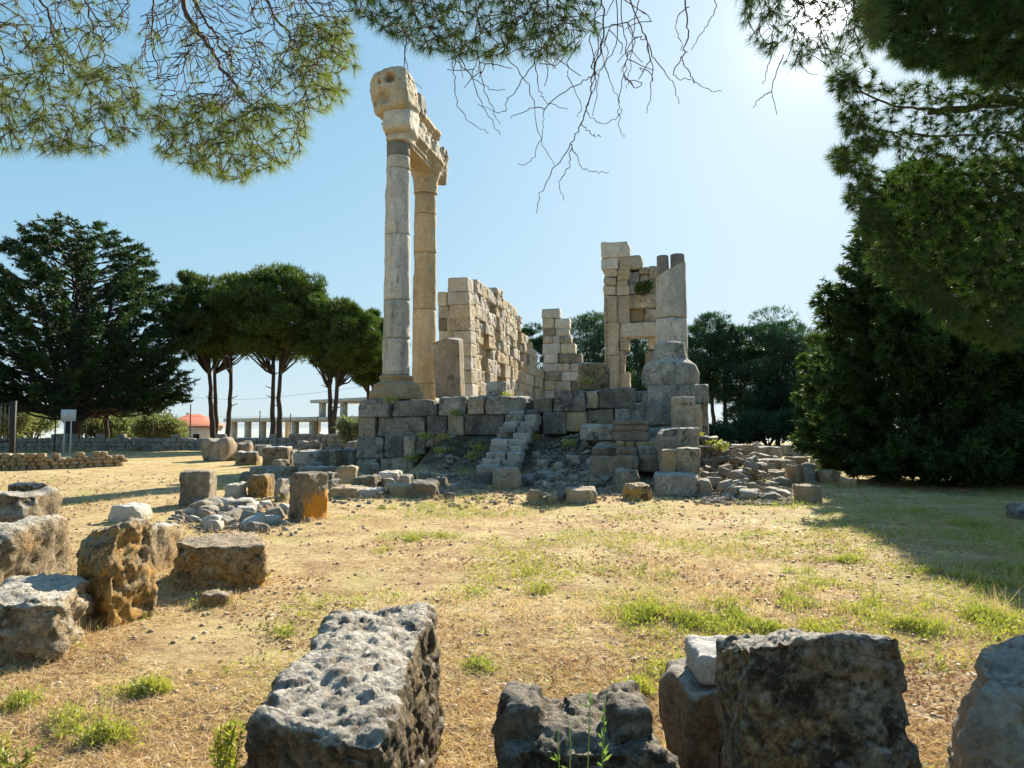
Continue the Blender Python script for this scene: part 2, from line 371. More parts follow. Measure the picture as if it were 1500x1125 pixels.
def ground_mat():
    s = NT('dry_meadow'); tc = s.n('TexCoord').outputs['Object']
    xyz = s.n('SeparateXYZ', {0: tc}); x, y = xyz.outputs[0], xyz.outputs[1]
    n0 = s.noise(tc, .28, 5, .6, .4); n1 = s.noise(tc, 1.6, 8, .68, .3); n2 = s.noise(tc, 11, 8, .75); n3 = s.noise(tc, 55, 5, .8)
    straw = s.mix(s.ramp(n0, .35, .65), (.63,.475,.22), (.72,.59,.31))
    c = s.mix(s.ramp(n1, .42, .66), straw, (.42,.26,.13))
    c = s.mix(s.math('MULTIPLY', s.ramp(n2, .50, .66), .75), c, (.16,.085,.048))
    c = s.mix(s.math('MULTIPLY', s.ramp(n3, .52, .7), .55), c, (.13,.08,.05))
    c = s.mix(s.math('MULTIPLY', s.ramp(n3, .44, .28), .5), c, (.70,.59,.41))
    # yellow-green growth, strongest to the right and in scattered patches
    g0 = s.noise(s.n('VectorMath', {0: tc, 1: (31., 7., 0.)}, operation='ADD').outputs[0], .55, 6, .62, .3)
    bias = s.math('MULTIPLY', s.ramp(x, -1., 8.), .10)
    far = s.math('MULTIPLY', s.ramp(y, 9., 15.), .02)
    gm = s.ramp(s.math('ADD', g0, s.math('ADD', bias, far)), .56, .68)
    gm = s.math('MULTIPLY', gm, s.ramp(n2, .66, .46))
    c = s.mix(s.math('MULTIPLY', gm, .85), c, (.34,.36,.075))
    # bare earth and gravel on the slopes in front of the podium
    bank = s.math('MULTIPLY', s.ramp(s.n('SeparateXYZ', {0: tc}).outputs[2], .14, .4), s.ramp(s.math('ABSOLUTE', x, 0), 6.5, 5.))
    e = s.mix(s.ramp(n2, .4, .62), (.10,.085,.06), (.22,.19,.14)); e = s.mix(s.ramp(n1, .45, .58), e, (.06,.06,.03))
    c = s.mix(bank, c, e)
    c = s.mix(s.ramp(y, 95., 260.), c, (.34,.38,.36))  # distance haze painted in: far land turns pale grey-green
    h = s.math('ADD', s.math('MULTIPLY', n2, .8), s.math('ADD', s.math('MULTIPLY', n3, .4), s.math('MULTIPLY', n1, .7)))
    bp = s.n('Bump', {'Strength': .9, 'Distance': .11, 'Height': h}).outputs[0]
    return s.done(s.n('BsdfPrincipled', {'Base Color': c, 'Roughness': .95, 'Normal': bp, 'Specular IOR Level': .15}).outputs[0])
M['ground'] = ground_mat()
# ---------------------------------------------------------------- camera, sky, sun
cam = bpy.data.objects.new('camera', bpy.data.cameras.new('camera')); COL.objects.link(cam)
cam.location = (0, 0, CH); cam.rotation_euler = (R(90)+PITCH, 0, 0)
cam.data.sensor_width = 36; cam.data.lens = 36*F/1500; cam.data.clip_end = 8000; cam.data.clip_start = .05
sc.camera = cam
SUN_EL, SUN_AZ = R(28.9), R(23.9)               # azimuth clockwise from +Y
w = bpy.data.worlds.new('World'); sc.world = w; w.use_nodes = True; nt = w.node_tree
sk = nt.nodes.new('ShaderNodeTexSky'); sk.sky_type = 'NISHITA'; sk.sun_disc = False
sk.sun_elevation = SUN_EL; sk.sun_rotation = SUN_AZ; sk.altitude = 300; sk.air_density = 1.0; sk.dust_density = .35; sk.ozone_density = 1.6
bg = nt.nodes['Background']; bg.inputs[1].default_value = .12
def wm(op, a, b):
    nd = nt.nodes.new('ShaderNodeVectorMath'); nd.operation = op
    for so_, v in ((nd.inputs[0], a), (nd.inputs[1], b)):
        if isinstance(v, bpy.types.NodeSocket): nt.links.new(v, so_)
        else: so_.default_value = v
    return nd.outputs[0]
# a bright hazy sky rolls off softly instead of clipping: c / (1 + c / limit)
SKYG = (.70, 1.26, 1.80); SKYL = (3.05, 3.2, 3.4)
c_ = wm('MULTIPLY', sk.outputs[0], SKYG)
comp = wm('DIVIDE', c_, wm('ADD', wm('DIVIDE', c_, SKYL), (1, 1, 1)))
# aureole of the sun itself
geo = nt.nodes.new('ShaderNodeTexCoord')
dt = nt.nodes.new('ShaderNodeVectorMath'); dt.operation = 'DOT_PRODUCT'; nt.links.new(geo.outputs['Generated'], dt.inputs[0])
dt.inputs[1].default_value = (math.sin(SUN_AZ)*math.cos(SUN_EL), math.cos(SUN_AZ)*math.cos(SUN_EL), math.sin(SUN_EL))
def pw(k, amp):
    m1 = nt.nodes.new('ShaderNodeMath'); m1.operation = 'POWER'; m1.use_clamp = False; nt.links.new(dt.outputs['Value'], m1.inputs[0]); m1.inputs[1].default_value = k
    m0 = nt.nodes.new('ShaderNodeMath'); m0.operation = 'MAXIMUM'; nt.links.new(dt.outputs['Value'], m0.inputs[0]); m0.inputs[1].default_value = 0; nt.links.new(m0.outputs[0], m1.inputs[0])
    m2 = nt.nodes.new('ShaderNodeMath'); m2.operation = 'MULTIPLY'; nt.links.new(m1.outputs[0], m2.inputs[0]); m2.inputs[1].default_value = amp
    return m2.outputs[0]
m3 = nt.nodes.new('ShaderNodeMath'); m3.operation = 'ADD'; nt.links.new(pw(5000, 30.), m3.inputs[0]); nt.links.new(pw(500, 2.6), m3.inputs[1])
m4 = nt.nodes.new('ShaderNodeMath'); m4.operation = 'ADD'; nt.links.new(m3.outputs[0], m4.inputs[0]); nt.links.new(pw(14, .45), m4.inputs[1]); m3 = m4
fin = wm('ADD', comp, m3.outputs[0])
nt.links.new(fin, bg.inputs[0])
sl = bpy.data.lights.new('sun', 'SUN'); sl.energy = 5.0; sl.angle = R(.5); sl.color = (1, .90, .74)
so = bpy.data.objects.new('sun', sl); COL.objects.link(so)
sd = Vector((math.sin(SUN_AZ)*math.cos(SUN_EL), math.cos(SUN_AZ)*math.cos(SUN_EL), math.sin(SUN_EL)))
so.rotation_euler = sd.to_track_quat('Z', 'Y').to_euler()
vs_ = sc.view_settings; vs_.view_transform = 'Standard'; vs_.look = 'None'; vs_.gamma = 1; vs_.exposure = 1.48
sc.render.engine = 'CYCLES'; sc.cycles.max_bounces = 6; sc.cycles.diffuse_bounces = 4; sc.cycles.transparent_max_bounces = 4

# ---------------------------------------------------------------- ground
def sstep(a, b, x): t = np.clip((x-a)/(b-a), 0, 1); return t*t*(3-2*t)
def faceY(x): return 25.5-.2217*(x+5.46)
def ground_h(x, y):
    x = np.asarray(x, float); y = np.asarray(y, float)
    p = np.stack([x, y, 0*x], -1).reshape(-1, 3)
    n = (fbm(p*.35, 3, 2)*.035 + fbm(p*1.7, 3, 4)*.012).reshape(x.shape)
    s = faceY(x)-y
    hb = 1.3*sstep(-3.7, -2.3, x)*(1-sstep(6.2, 7.4, x))
    Lb = 2.6+2.6*sstep(-1.2, 1.6, x)
    bk = hb*np.clip(1-np.maximum(s, 0)/Lb, 0, 1)**1.15 * (s > -2)
    rough = (fbm(p*np.array([1.4, 1.4, 1]), 4, 8)*.09).reshape(x.shape)
    lf = .10*sstep(-4, -9, x)*sstep(19, 24, y)
    far = -np.clip(y-75, 0, 400)*.03
    return n*np.clip(1-y/140, 0, 1) + bk + rough*np.clip(bk*3, 0, 1) + lf + far
def axis_lines(lo, hi, n, near):
    u = np.linspace(-1, 1, n); return u
ys = np.concatenate([np.linspace(-12, 0, 14)[:-1], np.linspace(0, 12, 170)[:-1], np.linspace(12, 30, 170)[:-1], np.linspace(30, 90, 70)[:-1], np.geomspace(90, 5000, 30)])
xp = np.concatenate([np.linspace(0, 9, 120)[:-1], np.linspace(9, 30, 60)[:-1], np.geomspace(30, 4000, 36)])
xs = np.concatenate([-xp[:0:-1], xp])
X, Y = np.meshgrid(xs, ys); Z = ground_h(X, Y)
V = np.stack([X, Y, Z], -1).reshape(-1, 3); nx = len(xs); i = np.arange(len(ys)-1)[:, None]*nx; j = np.arange(nx-1)[None]
Q = np.stack([i+j, i+j+1, i+nx+j+1, i+nx+j], -1).reshape(-1, 4)
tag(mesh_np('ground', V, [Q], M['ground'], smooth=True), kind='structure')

# ---------------------------------------------------------------- the temple
def Yl(px, off): return (24.29+off)/(1+.2217*(px-750)/F)      # distance of the facade-parallel plane 'off' metres behind the podium face
def bpx(x0, y0, x1, y1, Y, d, mat, name, parent=None, seed=None, rnd=.07, cuts=5, amp=.03, fine=.010, res=.065, yaw=None, cutd=.10, corners=None, tilt=0, **kw):
    """squared stone whose front face fills the surveyed rectangle at distance Y"""
    seed = seed or int(x0*7+y0*13) % 9973
    w_ = (x1-x0)/F*Y; h_ = (y1-y0)/F*Y
    c = P((x0+x1)/2, y1, Y)
    V, Q = rockV(w_, d, h_, seed, rnd, cuts, amp, fine, 1.1, res, cutd, **kw)
    V = V + np.array([0, d/2, 0])
    if tilt:
        ct, s_ = math.cos(tilt), math.sin(tilt); V = V@np.array([[ct, 0, s_], [0, 1, 0], [-s_, 0, ct]]).T
    V = rotz(V, -TH if yaw is None else yaw)
    o = mesh_np(name, V, [Q], M[mat], parent, smooth=True)
    o.location = c
    return o
def wedge(mb, poly, Y, d, seed, amp=.02, yaw=-TH, res=.09, fine=.008):
    """four-cornered prism given by surveyed corners bl, br, tr, tl"""
    f = np.array([P(x, y, Y) for x, y in poly]); c0 = f.mean(0)
    # facade plane: shift each corner along Y as it lies left or right of the centre
    f[:, 1] -= math.tan(-yaw)*(f[:, 0]-c0[0])
    dv = np.array([math.sin(-yaw), math.cos(yaw), 0])*d
    cs = [f[0], f[1], f[1]+dv, f[0]+dv, f[3], f[2], f[2]+dv, f[3]+dv]
    w_ = np.linalg.norm(f[1]-f[0]); h_ = np.linalg.norm(f[3]-f[0])
    V, Q = rockV(max(w_, .1), d, max(h_, .1), seed, .06, 2, amp, fine, 1., res, .05, corners=cs)
    mb.add(V, [Q])
def boxmb(mb, c, s, yaw=-TH):
    U, Q = cube_grid(1, 1, 1); V = rotz(U*np.array(s)/2, yaw)+np.array(c); mb.add(V, [Q])

# --- podium
pod = thing('temple_podium', 'high podium of big grey limestone blocks that carries the columns and ruined walls', 'podium', (0, 24.5, 0))
def part(o): o.location = Vector(o.location)-Vector((0, 24.5, 0)); return o
blocks = [
 (523,586,570,611,'grey'),(571,587,640,610,'grey'),(641,582,682,609,'grey'),(683,580,709,607,'greytan'),(710,581,769,607,'grey'),(782,583,810,605,'greytan'),
 (811,573,857,603,'grey'),(858,572,876,598,'greytan'),(877,569,930,598,'grey'),
 (524,611,550,640,'greytan'),(551,610,624,640,'grey'),(625,610,654,639,'grey'),(655,608,679,638,'greytan'),(680,607,739,637,'grey'),(794,604,829,636,'grey'),(827,603,859,632,'tan'),(860,599,899,627,'greytan'),(900,599,924,626,'grey'),
 (521,640,562,672,'grey'),(563,640,590,671,'grey'),(591,640,607,671,'greytan'),(608,640,623,666,'grey'),(624,643,634,655,'greytan'),(635,639,667,652,'tan'),
 (551,671,607,696,'greytan'),(519,673,550,698,'grey')]
k = 0
for b in blocks:
    mx = (b[0]+b[2])/2; off = -.0
    if b[1] >= 638: off = -.12
    if b[1] >= 670: off = -.25
    o = bpx(*b[:4], Yl(mx, off+((k*37) % 11-5)*.018), 1.1, b[4], 'block', pod, rnd=.06, amp=.045, cutd=.14, cuts=8, res=.055); part(o); k += 1
def podium_box(name, x0l, x1l, o0, o1, z0, z1, mat):   # in temple axes
    mb = MB(); a = np.array([math.sin(TH), math.cos(TH), 0]); b = np.array([math.cos(TH), -math.sin(TH), 0])
    org = np.array([0, 24.29, 0]); c = org+b*(x0l+x1l)/2+a*(o0+o1)/2; c[2] = (z0+z1)/2
    U, Q = cube_grid(24, 24, 4); V = rotz(U*np.array([x1l-x0l, o1-o0, z1-z0])/2, -TH)+c
    mb.add(V, [Q]); o = mb.build(name, M[mat], pod, loc=(0, 24.5, 0)); o.location = (0, 0, 0); return o
podium_box('core', -5.45, 5.5, .35, 31.5, -.3, 2.42, 'joint')
podium_box('paving', -5.3, 5.55, .9, 31.2, 2.424, 2.52, 'greytan')
# right flank courses of the podium, warm where the sun reaches
for kk in range(9):
    a = np.array([math.sin(TH), math.cos(TH), 0]); b = np.array([math.cos(TH), -math.sin(TH), 0])
    for r_ in range(3):
        L = 1.5+.5*((kk*7+r_*3) % 4)/3; V, Q = rockV(.8, 2.0, .86, 400+kk*3+r_, .05, 3, .025, .01, 1., .12, .06)
        o = mesh_np('block', rotz(V, -TH), [Q], M['warm' if r_ else 'greytan'], pod, smooth=True)
        c = np.array([0, 24.29, 0])+b*5.35+a*(1.4+kk*2.02+r_*.6); o.location = Vector((c[0], c[1]-24.5, .0+r_*.87))

# --- stair: ten courses climbing along the temple's axis
st = thing('stone_stair', 'narrow worn stone stair of small grey blocks climbing the slope to the podium', 'stair', (0, 22, 0))
srows = [(694,706,711,697),(699,697,0,0)]
r_ = np.random.default_rng(5)
n = 11
for i in range(n):
    t = i/(n-1); Yf = 20.1+4.0*t; z0 = .06+1.88*t-.1; xl = -1.10+.98*t; wd = 1.08-.05*t; xsplit = r_.uniform(.38, .62)
    parts = [(0, xsplit-.012), (xsplit+.012, 1)] if i else [(0, .5), (.52, 1.02)]
    for (a0, a1) in parts:
        w_ = (a1-a0)*wd; V, Q = rockV(w_, .62, .32, 900+i*7+int(a0*10), .10, 5, .018, .008, 1.2, .055, .14)
        V = rotz(V+np.array([0, .31, 0]), -TH+r_.normal(0, .07))
        o = mesh_np('step_stone', V, [Q], M['stair' if (i*2+int(a0*9)) % 3 else 'grey'], st, smooth=True)
        o.location = (xl+(a0+a1)/2*wd+r_.normal(0, .02), Yf-22+r_.normal(0, .05)-.2*(a0+a1)/2*wd, z0+r_.normal(0, .02))
        if i > 1:   # support beneath
            pass

# --- columns
def ring_mesh(cx, cy, zs, rs, seed, seg=44, jag=.0, amp=.012, topcut=None, flute=None, wob=None):
    zs = np.asarray(zs, float); rs = np.asarray(rs, float); nz = len(zs)
    th = np.arange(seg)/seg*2*math.pi
    T, Zz = np.meshgrid(th, zs); Rr = np.repeat(rs[:, None], seg, 1)
    p = np.stack([np.cos(T), np.sin(T), Zz/1.0], -1).reshape(-1, 3)
    n1 = fbm(p*np.array([1.3, 1.3, .9])+seed*3.1, 4, seed).reshape(nz, seg)
    n2 = fbm(p*np.array([5, 5, 4])+seed, 3, seed+3).reshape(nz, seg)
    Rr = Rr+amp*n1+amp*.35*n2 - .05*np.maximum(0, n1-.45)*2
    if flute is not None: Rr = Rr+flute(T, Zz)
    if jag:
        e = np.zeros(nz); e[0] = -1; e[-1] = 1
        Zz = Zz+jag*e[:, None]*0 
    if topcut is not None:
        lim = topcut(np.cos(T)*Rr, np.sin(T)*Rr); Zz = np.minimum(Zz, lim)
    V = np.stack([np.cos(T)*Rr, np.sin(T)*Rr, Zz], -1).reshape(-1, 3)
    i = np.arange(nz-1)[:, None]*seg; j = np.arange(seg)[None]; j2 = (j+1) % seg
    Q = np.stack([i+j, i+j2, i+seg+j2, i+seg+j], -1).reshape(-1, 4)
    cb = np.array([[0, 0, zs[0]]]); top = V[-seg:].mean(0)[None]
    nb = len(V); V = np.concatenate([V, cb, top])
    js = np.arange(seg); F1 = np.stack([np.full(seg, nb), (js+1) % seg, js], 1); k0 = (nz-1)*seg
    F2 = np.stack([np.full(seg, nb+1), k0+js, k0+(js+1) % seg], 1)
    return V, [Q, F1, F2]
def drum(parent, z0, z1, r0, r1, seed, mat, name='drum', off=(0, 0), topcut=None, amp=.014, n=None, flute=None, profile=None):
    n = n or max(6, int((z1-z0)/.12))
    zs = np.linspace(z0, z1, n); rs = np.linspace(r0, r1, n) if profile is None else np.array([profile(t) for t in np.linspace(0, 1, n)])
    g = .012
    zs = np.concatenate([[z0], [z0+g*2], zs[1:-1], [z1-g*2], [z1]]); rs = np.concatenate([[rs[0]-.03], [rs[0]], rs[1:-1], [rs[-1]], [rs[-1]-.03]])
    V, F_ = ring_mesh(0, 0, zs, rs, seed, amp=amp, topcut=topcut, flute=flute)
    o = mesh_np(name, V, F_, M[mat], parent, smooth=True); o.location = (off[0], off[1], 0)
    return o
def zc(py, Y): return P(750, py, Y)[2]
pf = P(580, 580, 26.5); pr = P(621, 580, 29.8)
# front-left column
c1 = thing('column', 'tall front column of grey and tan drums on a moulded base, bearing the topmost boulder', 'column', (pf[0], pf[1], 0), 'standing columns')
Yc = 26.5
cuts_ = [585, 553, 498, 440, 345, 250, 231, 203]
zb = zc(586, 26.3)
# attic base as one lathe: slab, torus, scotia, torus
def base_prof(t):
    pts = [(0, .98), (.30, 1.0), (.34, .88), (.42, .90), (.62, .84), (.72, .64), (.80, .60), (.86, .64), (.94, .63), (1, .56)]
    for (a, b), (c, d) in zip(pts, pts[1:]):
        if t <= c: return b+(d-b)*(t-a)/(c-a+1e-9)
    return pts[-1][1]
drum(c1, zb, zc(550, 26.5), 1, 1, 11, 'tan', 'base', n=34, profile=base_prof, amp=.03)
zz = [zc(y, Yc) for y in (550, 497, 441, 346, 250, 231, 203)]
rr = [.50, .495, .49, .475, .45, .445, .44]
for i in range(6):
    mt = ['shaft', 'shaft', 'shaft', 'shaft', 'pale', 'greydrum'][i]
    tilt = [.03, -.02, .0, .02, 0, 0][i]
    drum(c1, zz[i]+.006, zz[i+1]-.006, rr[i], rr[i+1], 20+i, mt, off=(.012*((i*5) % 3-1), 0), amp=.018)
# rear-left column
c2 = thing('column', 'honey coloured column standing close behind the first, with a flared carved capital', 'column', (pr[0], pr[1], 0), 'standing columns')
drum(c2, 2.52, zc(563, 29.8), .52, .52, 31, 'warm2', 'base')
zz = [zc(y, 29.8) for y in (563, 455, 372, 316, 286)]
for i in range(4):
    drum(c2, zz[i]+.006, zz[i+1]-.006, .505-.014*i, .49-.014*i, 32+i, 'warm2', amp=.018)
def capfl(T, Z):
    z0 = zz[-1]; t = (Z-z0)/1.15
    return .045*np.abs(np.sin(4*T))*np.sin(np.clip(t, 0, 1)*math.pi*2)**2 + .05*np.clip(t-.75, 0, 1)*np.cos(4*T)
drum(c2, zc(285, 29.8), zc(246, 29.8), 1, 1, 41, 'warm2', 'capital', n=26, flute=capfl, profile=lambda t: .46+.04*(t < .08)+.19*t**1.5+.05*(t > .88), amp=.035)
# right column stump behind the big base, with slanting broken top
pc = P(985, 560, 27.4)
c3 = thing('column', 'thick broken column with a slanting top, behind the grey column base on the right', 'column', (pc[0], pc[1], 0), 'standing columns')
drum(c3, 2.5, zc(468, 27.4), .63, .58, 51, 'shaft', amp=.02)
zt = zc(398, 27.4)
drum(c3, zc(467, 27.4), zt+.55, .585, .55, 52, 'pale', amp=.02, topcut=lambda x, y: zt+.10+x*.55)
# anta drums at the top behind it
pa = P(983, 400, 33.4)
an = thing('anta_pier', 'narrow anta pier rising behind the broken right column, topped by two short dark drums', 'pier', (pa[0], pa[1], 0))
for (x0, y0, x1, y1, m_) in [(962,405,1003,440,'greytan'),(964,440,1004,480,'warm'),(965,480,1006,530,'warm'),(965,530,1007,590,'warm')]:
    o = bpx(x0, y0, x1, y1, 33.2, .9, m_, 'block', an); o.location = Vector(o.location)-Vector((pa[0], pa[1], 0))
for (x0, x1, y0) in [(962, 980, 375), (982, 1003, 373)]:
    q = P((x0+x1)/2, 400, 33.4); r0 = (x1-x0)/2/F*33.4
    drum(an, zc(405, 33.4), zc(y0, 33.4), r0, r0*.98, x0, 'greydrum', off=(q[0]-pa[0], q[1]-pa[1]))
# big base on the right, front
pb = P(982, 567, 24.2)
cb = thing('column_base', 'bulky grey column base on a square plinth atop the right-hand pier', 'column base', (pb[0], pb[1], 0))
drum(cb, zc(567, 23.6), zc(503, 24.4), 1, 1, 61, 'grey', 'base_moulding', n=36, amp=.04,
     profile=lambda t: float(np.interp(t, [0, .06, .3, .5, .56, .62, .72, .97, 1], [.86, .93, .95, .86, .72, .60, .56, .50, .40])))
o = bpx(950, 564, 1036, 592, 23.0, 2.1, 'grey', 'plinth', cb, rnd=.04); o.location = Vector(o.location)-Vector((pb[0], pb[1], 0))

# --- entablature over the two left columns (temple axes: u across, v along)
av = np.array([math.sin(TH), math.cos(TH), 0]); bv = np.array([math.cos(TH), -math.sin(TH), 0])
ent = thing('entablature', 'weathered moulded stone beam spanning the two tall columns on the left', 'entablature', (pf[0], pf[1], 12.2))
def beam(parent, name, v0, v1, prof, mat, seed, amp=.03, nn=60, both=True):
    """prof: (half width, z) from bottom to top"""
    pr_ = np.array([(h, z) for h, z in prof]+[(-h, z) for h, z in prof[::-1]])
    # resample loop densely
    loop = []
    for a, b in zip(pr_, np.roll(pr_, -1, 0)):
        m = max(1, int(np.linalg.norm(b-a)/.07))
        for t in range(m): loop.append(a+(b-a)*t/m)
    loop = np.array(loop); L = len(loop); vs = np.linspace(v0, v1, nn)
    V = (loop[None, :, 0, None]*bv+vs[:, None, None]*av+loop[None, :, 1, None]*np.array([0, 0, 1.])).reshape(-1, 3)
    i = np.arange(nn-1)[:, None]*L; j = np.arange(L)[None]; j2 = (j+1) % L
    Q = np.stack([i+j, i+j2, i+L+j2, i+L+j], -1).reshape(-1, 4)[:, ::-1].copy()
    N = vnormals(V, Q)
    d = amp*fbm(V*2.2+seed, 4, seed)+.25*amp*fbm(V*11, 3, seed) - .12*np.maximum(0, fbm(V*1.1+seed*2, 3, seed+1)-.35)
    V = V+N*d[:, None]
    e0 = np.arange(L)[None, :]; e1 = (np.arange(L)+(nn-1)*L)[None, ::-1]
    return mesh_np(name, V, [Q, e0.copy(), e1.copy()], M[mat], parent, smooth=False)
o = beam(ent, 'architrave', -.45, 4.1, [(.36, .02), (.36, .20), (.39, .21), (.39, .40), (.42, .41), (.42, .58), (.50, .64), (.52, .74)], 'warm2', 3)
o = beam(ent, 'frieze', -.35, 4.3, [(.40, .75), (.41, 1.0), (.39, 1.25), (.44, 1.42)], 'pale', 5, .05)
o = beam(ent, 'architrave_end', 4.12, 4.75, [(.40, .02), (.43, .30), (.46, .7), (.46, 1.5)], 'greytan', 8, .05, 12)
o = beam(ent, 'cornice', 1.0, 3.6, [(.34, 1.43), (.36, 1.55), (.43, 1.6), (.45, 1.72), (.50, 1.76), (.50, 1.9)], 'warm2', 7, .04)
def loose(name, label, cat, x0, y0, x1, y1, Y, d, mat, group=None, **kw):
    o = bpx(x0, y0, x1, y1, Y, d, mat, name, **kw); return tag(o, label, cat, group)
loose('capital_fragment', 'pale worn remnant of a capital directly above the dark drum of the front column', 'capital', 563,176,598,204, 26.0,1.0,'pale', rnd=.2, cuts=9, amp=.05, cutd=.3)
loose('carved_block', 'pale overhanging block with carved rings under the topmost boulder of the tall column', 'stone block', 553,147,600,189, 25.75,1.3,'pale', rnd=.25, cuts=10, amp=.06, cutd=.35)
loose('crowning_boulder', 'battered boulder with dark hollows, the highest stone on the tall column', 'boulder', 537,91,601,156, 25.5,1.5,'warm', rnd=.42, cuts=12, amp=.09, cutd=.4, res=.05, fine=.02, tilt=-.16)
loose('cornice_fragment', 'small dark grey upright fragment behind the topmost boulder on the entablature', 'stone fragment', 599,132,615,164, 27.3,.8,'grey', rnd=.25, cuts=8, amp=.04)
# dark hollows sunk in the boulder
bb = bpy.data.objects['crowning_boulder']; me = bb.data
co = np.empty(len(me.vertices)*3, np.float32); me.vertices.foreach_get('co', co); co = co.reshape(-1, 3); W = co+np.array(bb.location)
for (px, py, rad, dp) in [(571, 112, .17, .45), (555, 117, .06, .2), (560, 138, .24, .35), (549, 141, .13, .18)]:
    q = P(px, py, 25.5); d2 = np.hypot(W[:, 0]-q[0], W[:, 2]-q[2]); m_ = (W[:, 1] < 26.1)
    co[:, 1] += np.where(m_, dp*np.exp(-(d2/rad)**4), 0)
me.vertices.foreach_set('co', co.ravel()); me.update()

# --- left cella wall: courses of eroded blocks whose inner face looks to the right
cw = thing('cella_wall', 'long high eroded wall of warm squared blocks running back from the left pilaster', 'wall', (-2.3, 34, 0))
def face_pt(v): # v metres back along the inner face
    return np.array([-1.94, 34.0, 0])+av*v
topv = [0, 1.5, 2.8, 4.2, 6.3, 8.6, 10.5, 12.3, 12.5, 15, 17.5, 19.4]
topz = [8.3, 9.0, 9.25, 9.15, 9.05, 8.9, 8.85, 8.6, 7.7, 7.5, 6.9, 5.6]
mbs = {'warm': MB(), 'pale': MB(), 'warm2': MB()}
r_ = np.random.default_rng(12)
z = 2.5; row = 0
core = MB()
while z < 9.2:
    h = [.62, .70, .58, .74, .60, .66, .55, .7, .6, .66, .6][row % 11]
    v = -.2+(.45 if row % 2 else 0)
    while v < 19.2:
        L = r_.uniform(.62, 1.25); vm = v+L/2; tz = np.interp(vm, topv, topz)+r_.uniform(-.25, .25)
        if z+h*.55 < tz:
            hh = min(h, max(.25, tz-z)) if z+h > tz+.2 else h
            hole = (2.5 < vm < 3.6 and 3.2 < z < 5.2) or (6.3 < vm < 7.2 and 2.6 < z < 4.6) or (11.2 < vm < 11.9 and 6.0 < z < 7) or r_.random() < .05
            er = float(.17*np.clip(fbm(np.array([[vm*.55, 3., z*.5]]), 3, 4)[0]+.12, 0, 1)+r_.choice([0, .02, .04, .09], p=[.5, .3, .15, .05])); cuts = 5 if er < .1 else 10
            if not hole:
                V, Q = rockV(.85, L+.02, hh+.012, int(r_.integers(1, 9999)), .08+er*.35, cuts, .03+er*.12, .014, 1.2, .068, .12+er)
                p = face_pt(vm)-bv*(.42+er); p[2] = z+.004
                V = rotz(V, -TH)+p-np.array([-2.3, 34, 0])
                mbs[['warm', 'pale', 'warm2', 'pale', 'warm'][int(r_.integers(5))]].add(V, [Q])
        v += L
    z += h; row += 1
for nm, mb in mbs.items(): mb.build('masonry', M[nm], cw, smooth=True)
for k in range(20):     # rough core, seen through gaps
    v = k+.45; tz = np.interp(v, topv, topz)-.55
    V, Q = rockV(.7, 1.04, tz-2.5, 70+k, .04, 2, .06, .03, 1.5, .14, .08); p = face_pt(v)-bv*.8; p[2] = 2.5
    core.add(rotz(V, -TH)+p-np.array([-2.3, 34, 0]), [Q])
core.build('core', M['warm'], cw, smooth=True)
# pilaster (anta) at its near end
for (x0, y0, x1, y1, m_) in [(655,406,686,427,'pale'),(655,427,687,446,'pale'),(641,427,655,448,'warm'),(641,448,658,466,'warm'),(658,446,688,466,'warm'),(642,466,658,484,'greytan'),(658,465,688,484,'greytan'),(642,484,664,502,'warm'),(664,484,690,503,'pale'),(668,503,690,522,'warm'),(642,503,668,535,'warm'),(669,522,690,542,'pale'),(669,542,691,562,'warm'),(642,535,669,565,'warm'),(669,562,692,590,'pale'),(642,565,669,592,'warm')]:
    o = bpx(x0, y0, x1, y1, Yl((x0+x1)/2, 8.9 if x0 > 653 else 9.2), 1.0, m_, 'anta_block', cw, rnd=.05, amp=.02, cutd=.07); o.location = Vector(o.location)-Vector((-2.3, 34, 0))
# --- leaning pilaster stump with slanting top
mb = MB(); wedge(mb, [(637,583),(675,583),(671,487),(633,502)], 28.4, .7, 77, .015)
c0 = P(655, 583, 28.4)
tag(mb.build('pilaster_stump', M['greytan'], smooth=True, loc=c0), 'broad smooth pilaster stump with a slanting broken top right of the two columns', 'pilaster stump')

# --- back wall fragment
bw = thing('back_wall', 'stepped pale wall fragment standing at the far end between the two ruined sides', 'wall', tuple(P(820, 600, 53)))
org = Vector(bw.location)
rows = [(452,466,[(793,820)]),(466,481,[(794,812),(812,834)]),(481,492,[(795,814),(814,833)]),(492,503,[(795,810),(810,820),(820,836)]),(503,518,[(794,821),(821,842)]),(503,505,[]),(518,532,[(796,817),(818,852)]),
        (532,545,[(796,824),(824,834),(834,850)]),(545,558,[(797,822),(822,850)]),(558,572,[(797,812),(812,836),(836,850)]),(572,586,[(796,822),(822,850)]),(586,602,[(796,820),(820,850)]),
        (540,556,[(783,796)]),(556,575,[(785,796)]),(575,600,[(786,796)])]
k = 0
for y0, y1, cs in rows:
    for x0, x1 in cs:
        o = bpx(x0, y0, x1, y1, Yl((x0+x1)/2, 29.3), 1.1, ['pale', 'warm', 'pale', 'greytan'][k % 4], 'block', bw, rnd=.06, amp=.03, res=.16); o.location = Vector(o.location)-org; k += 1

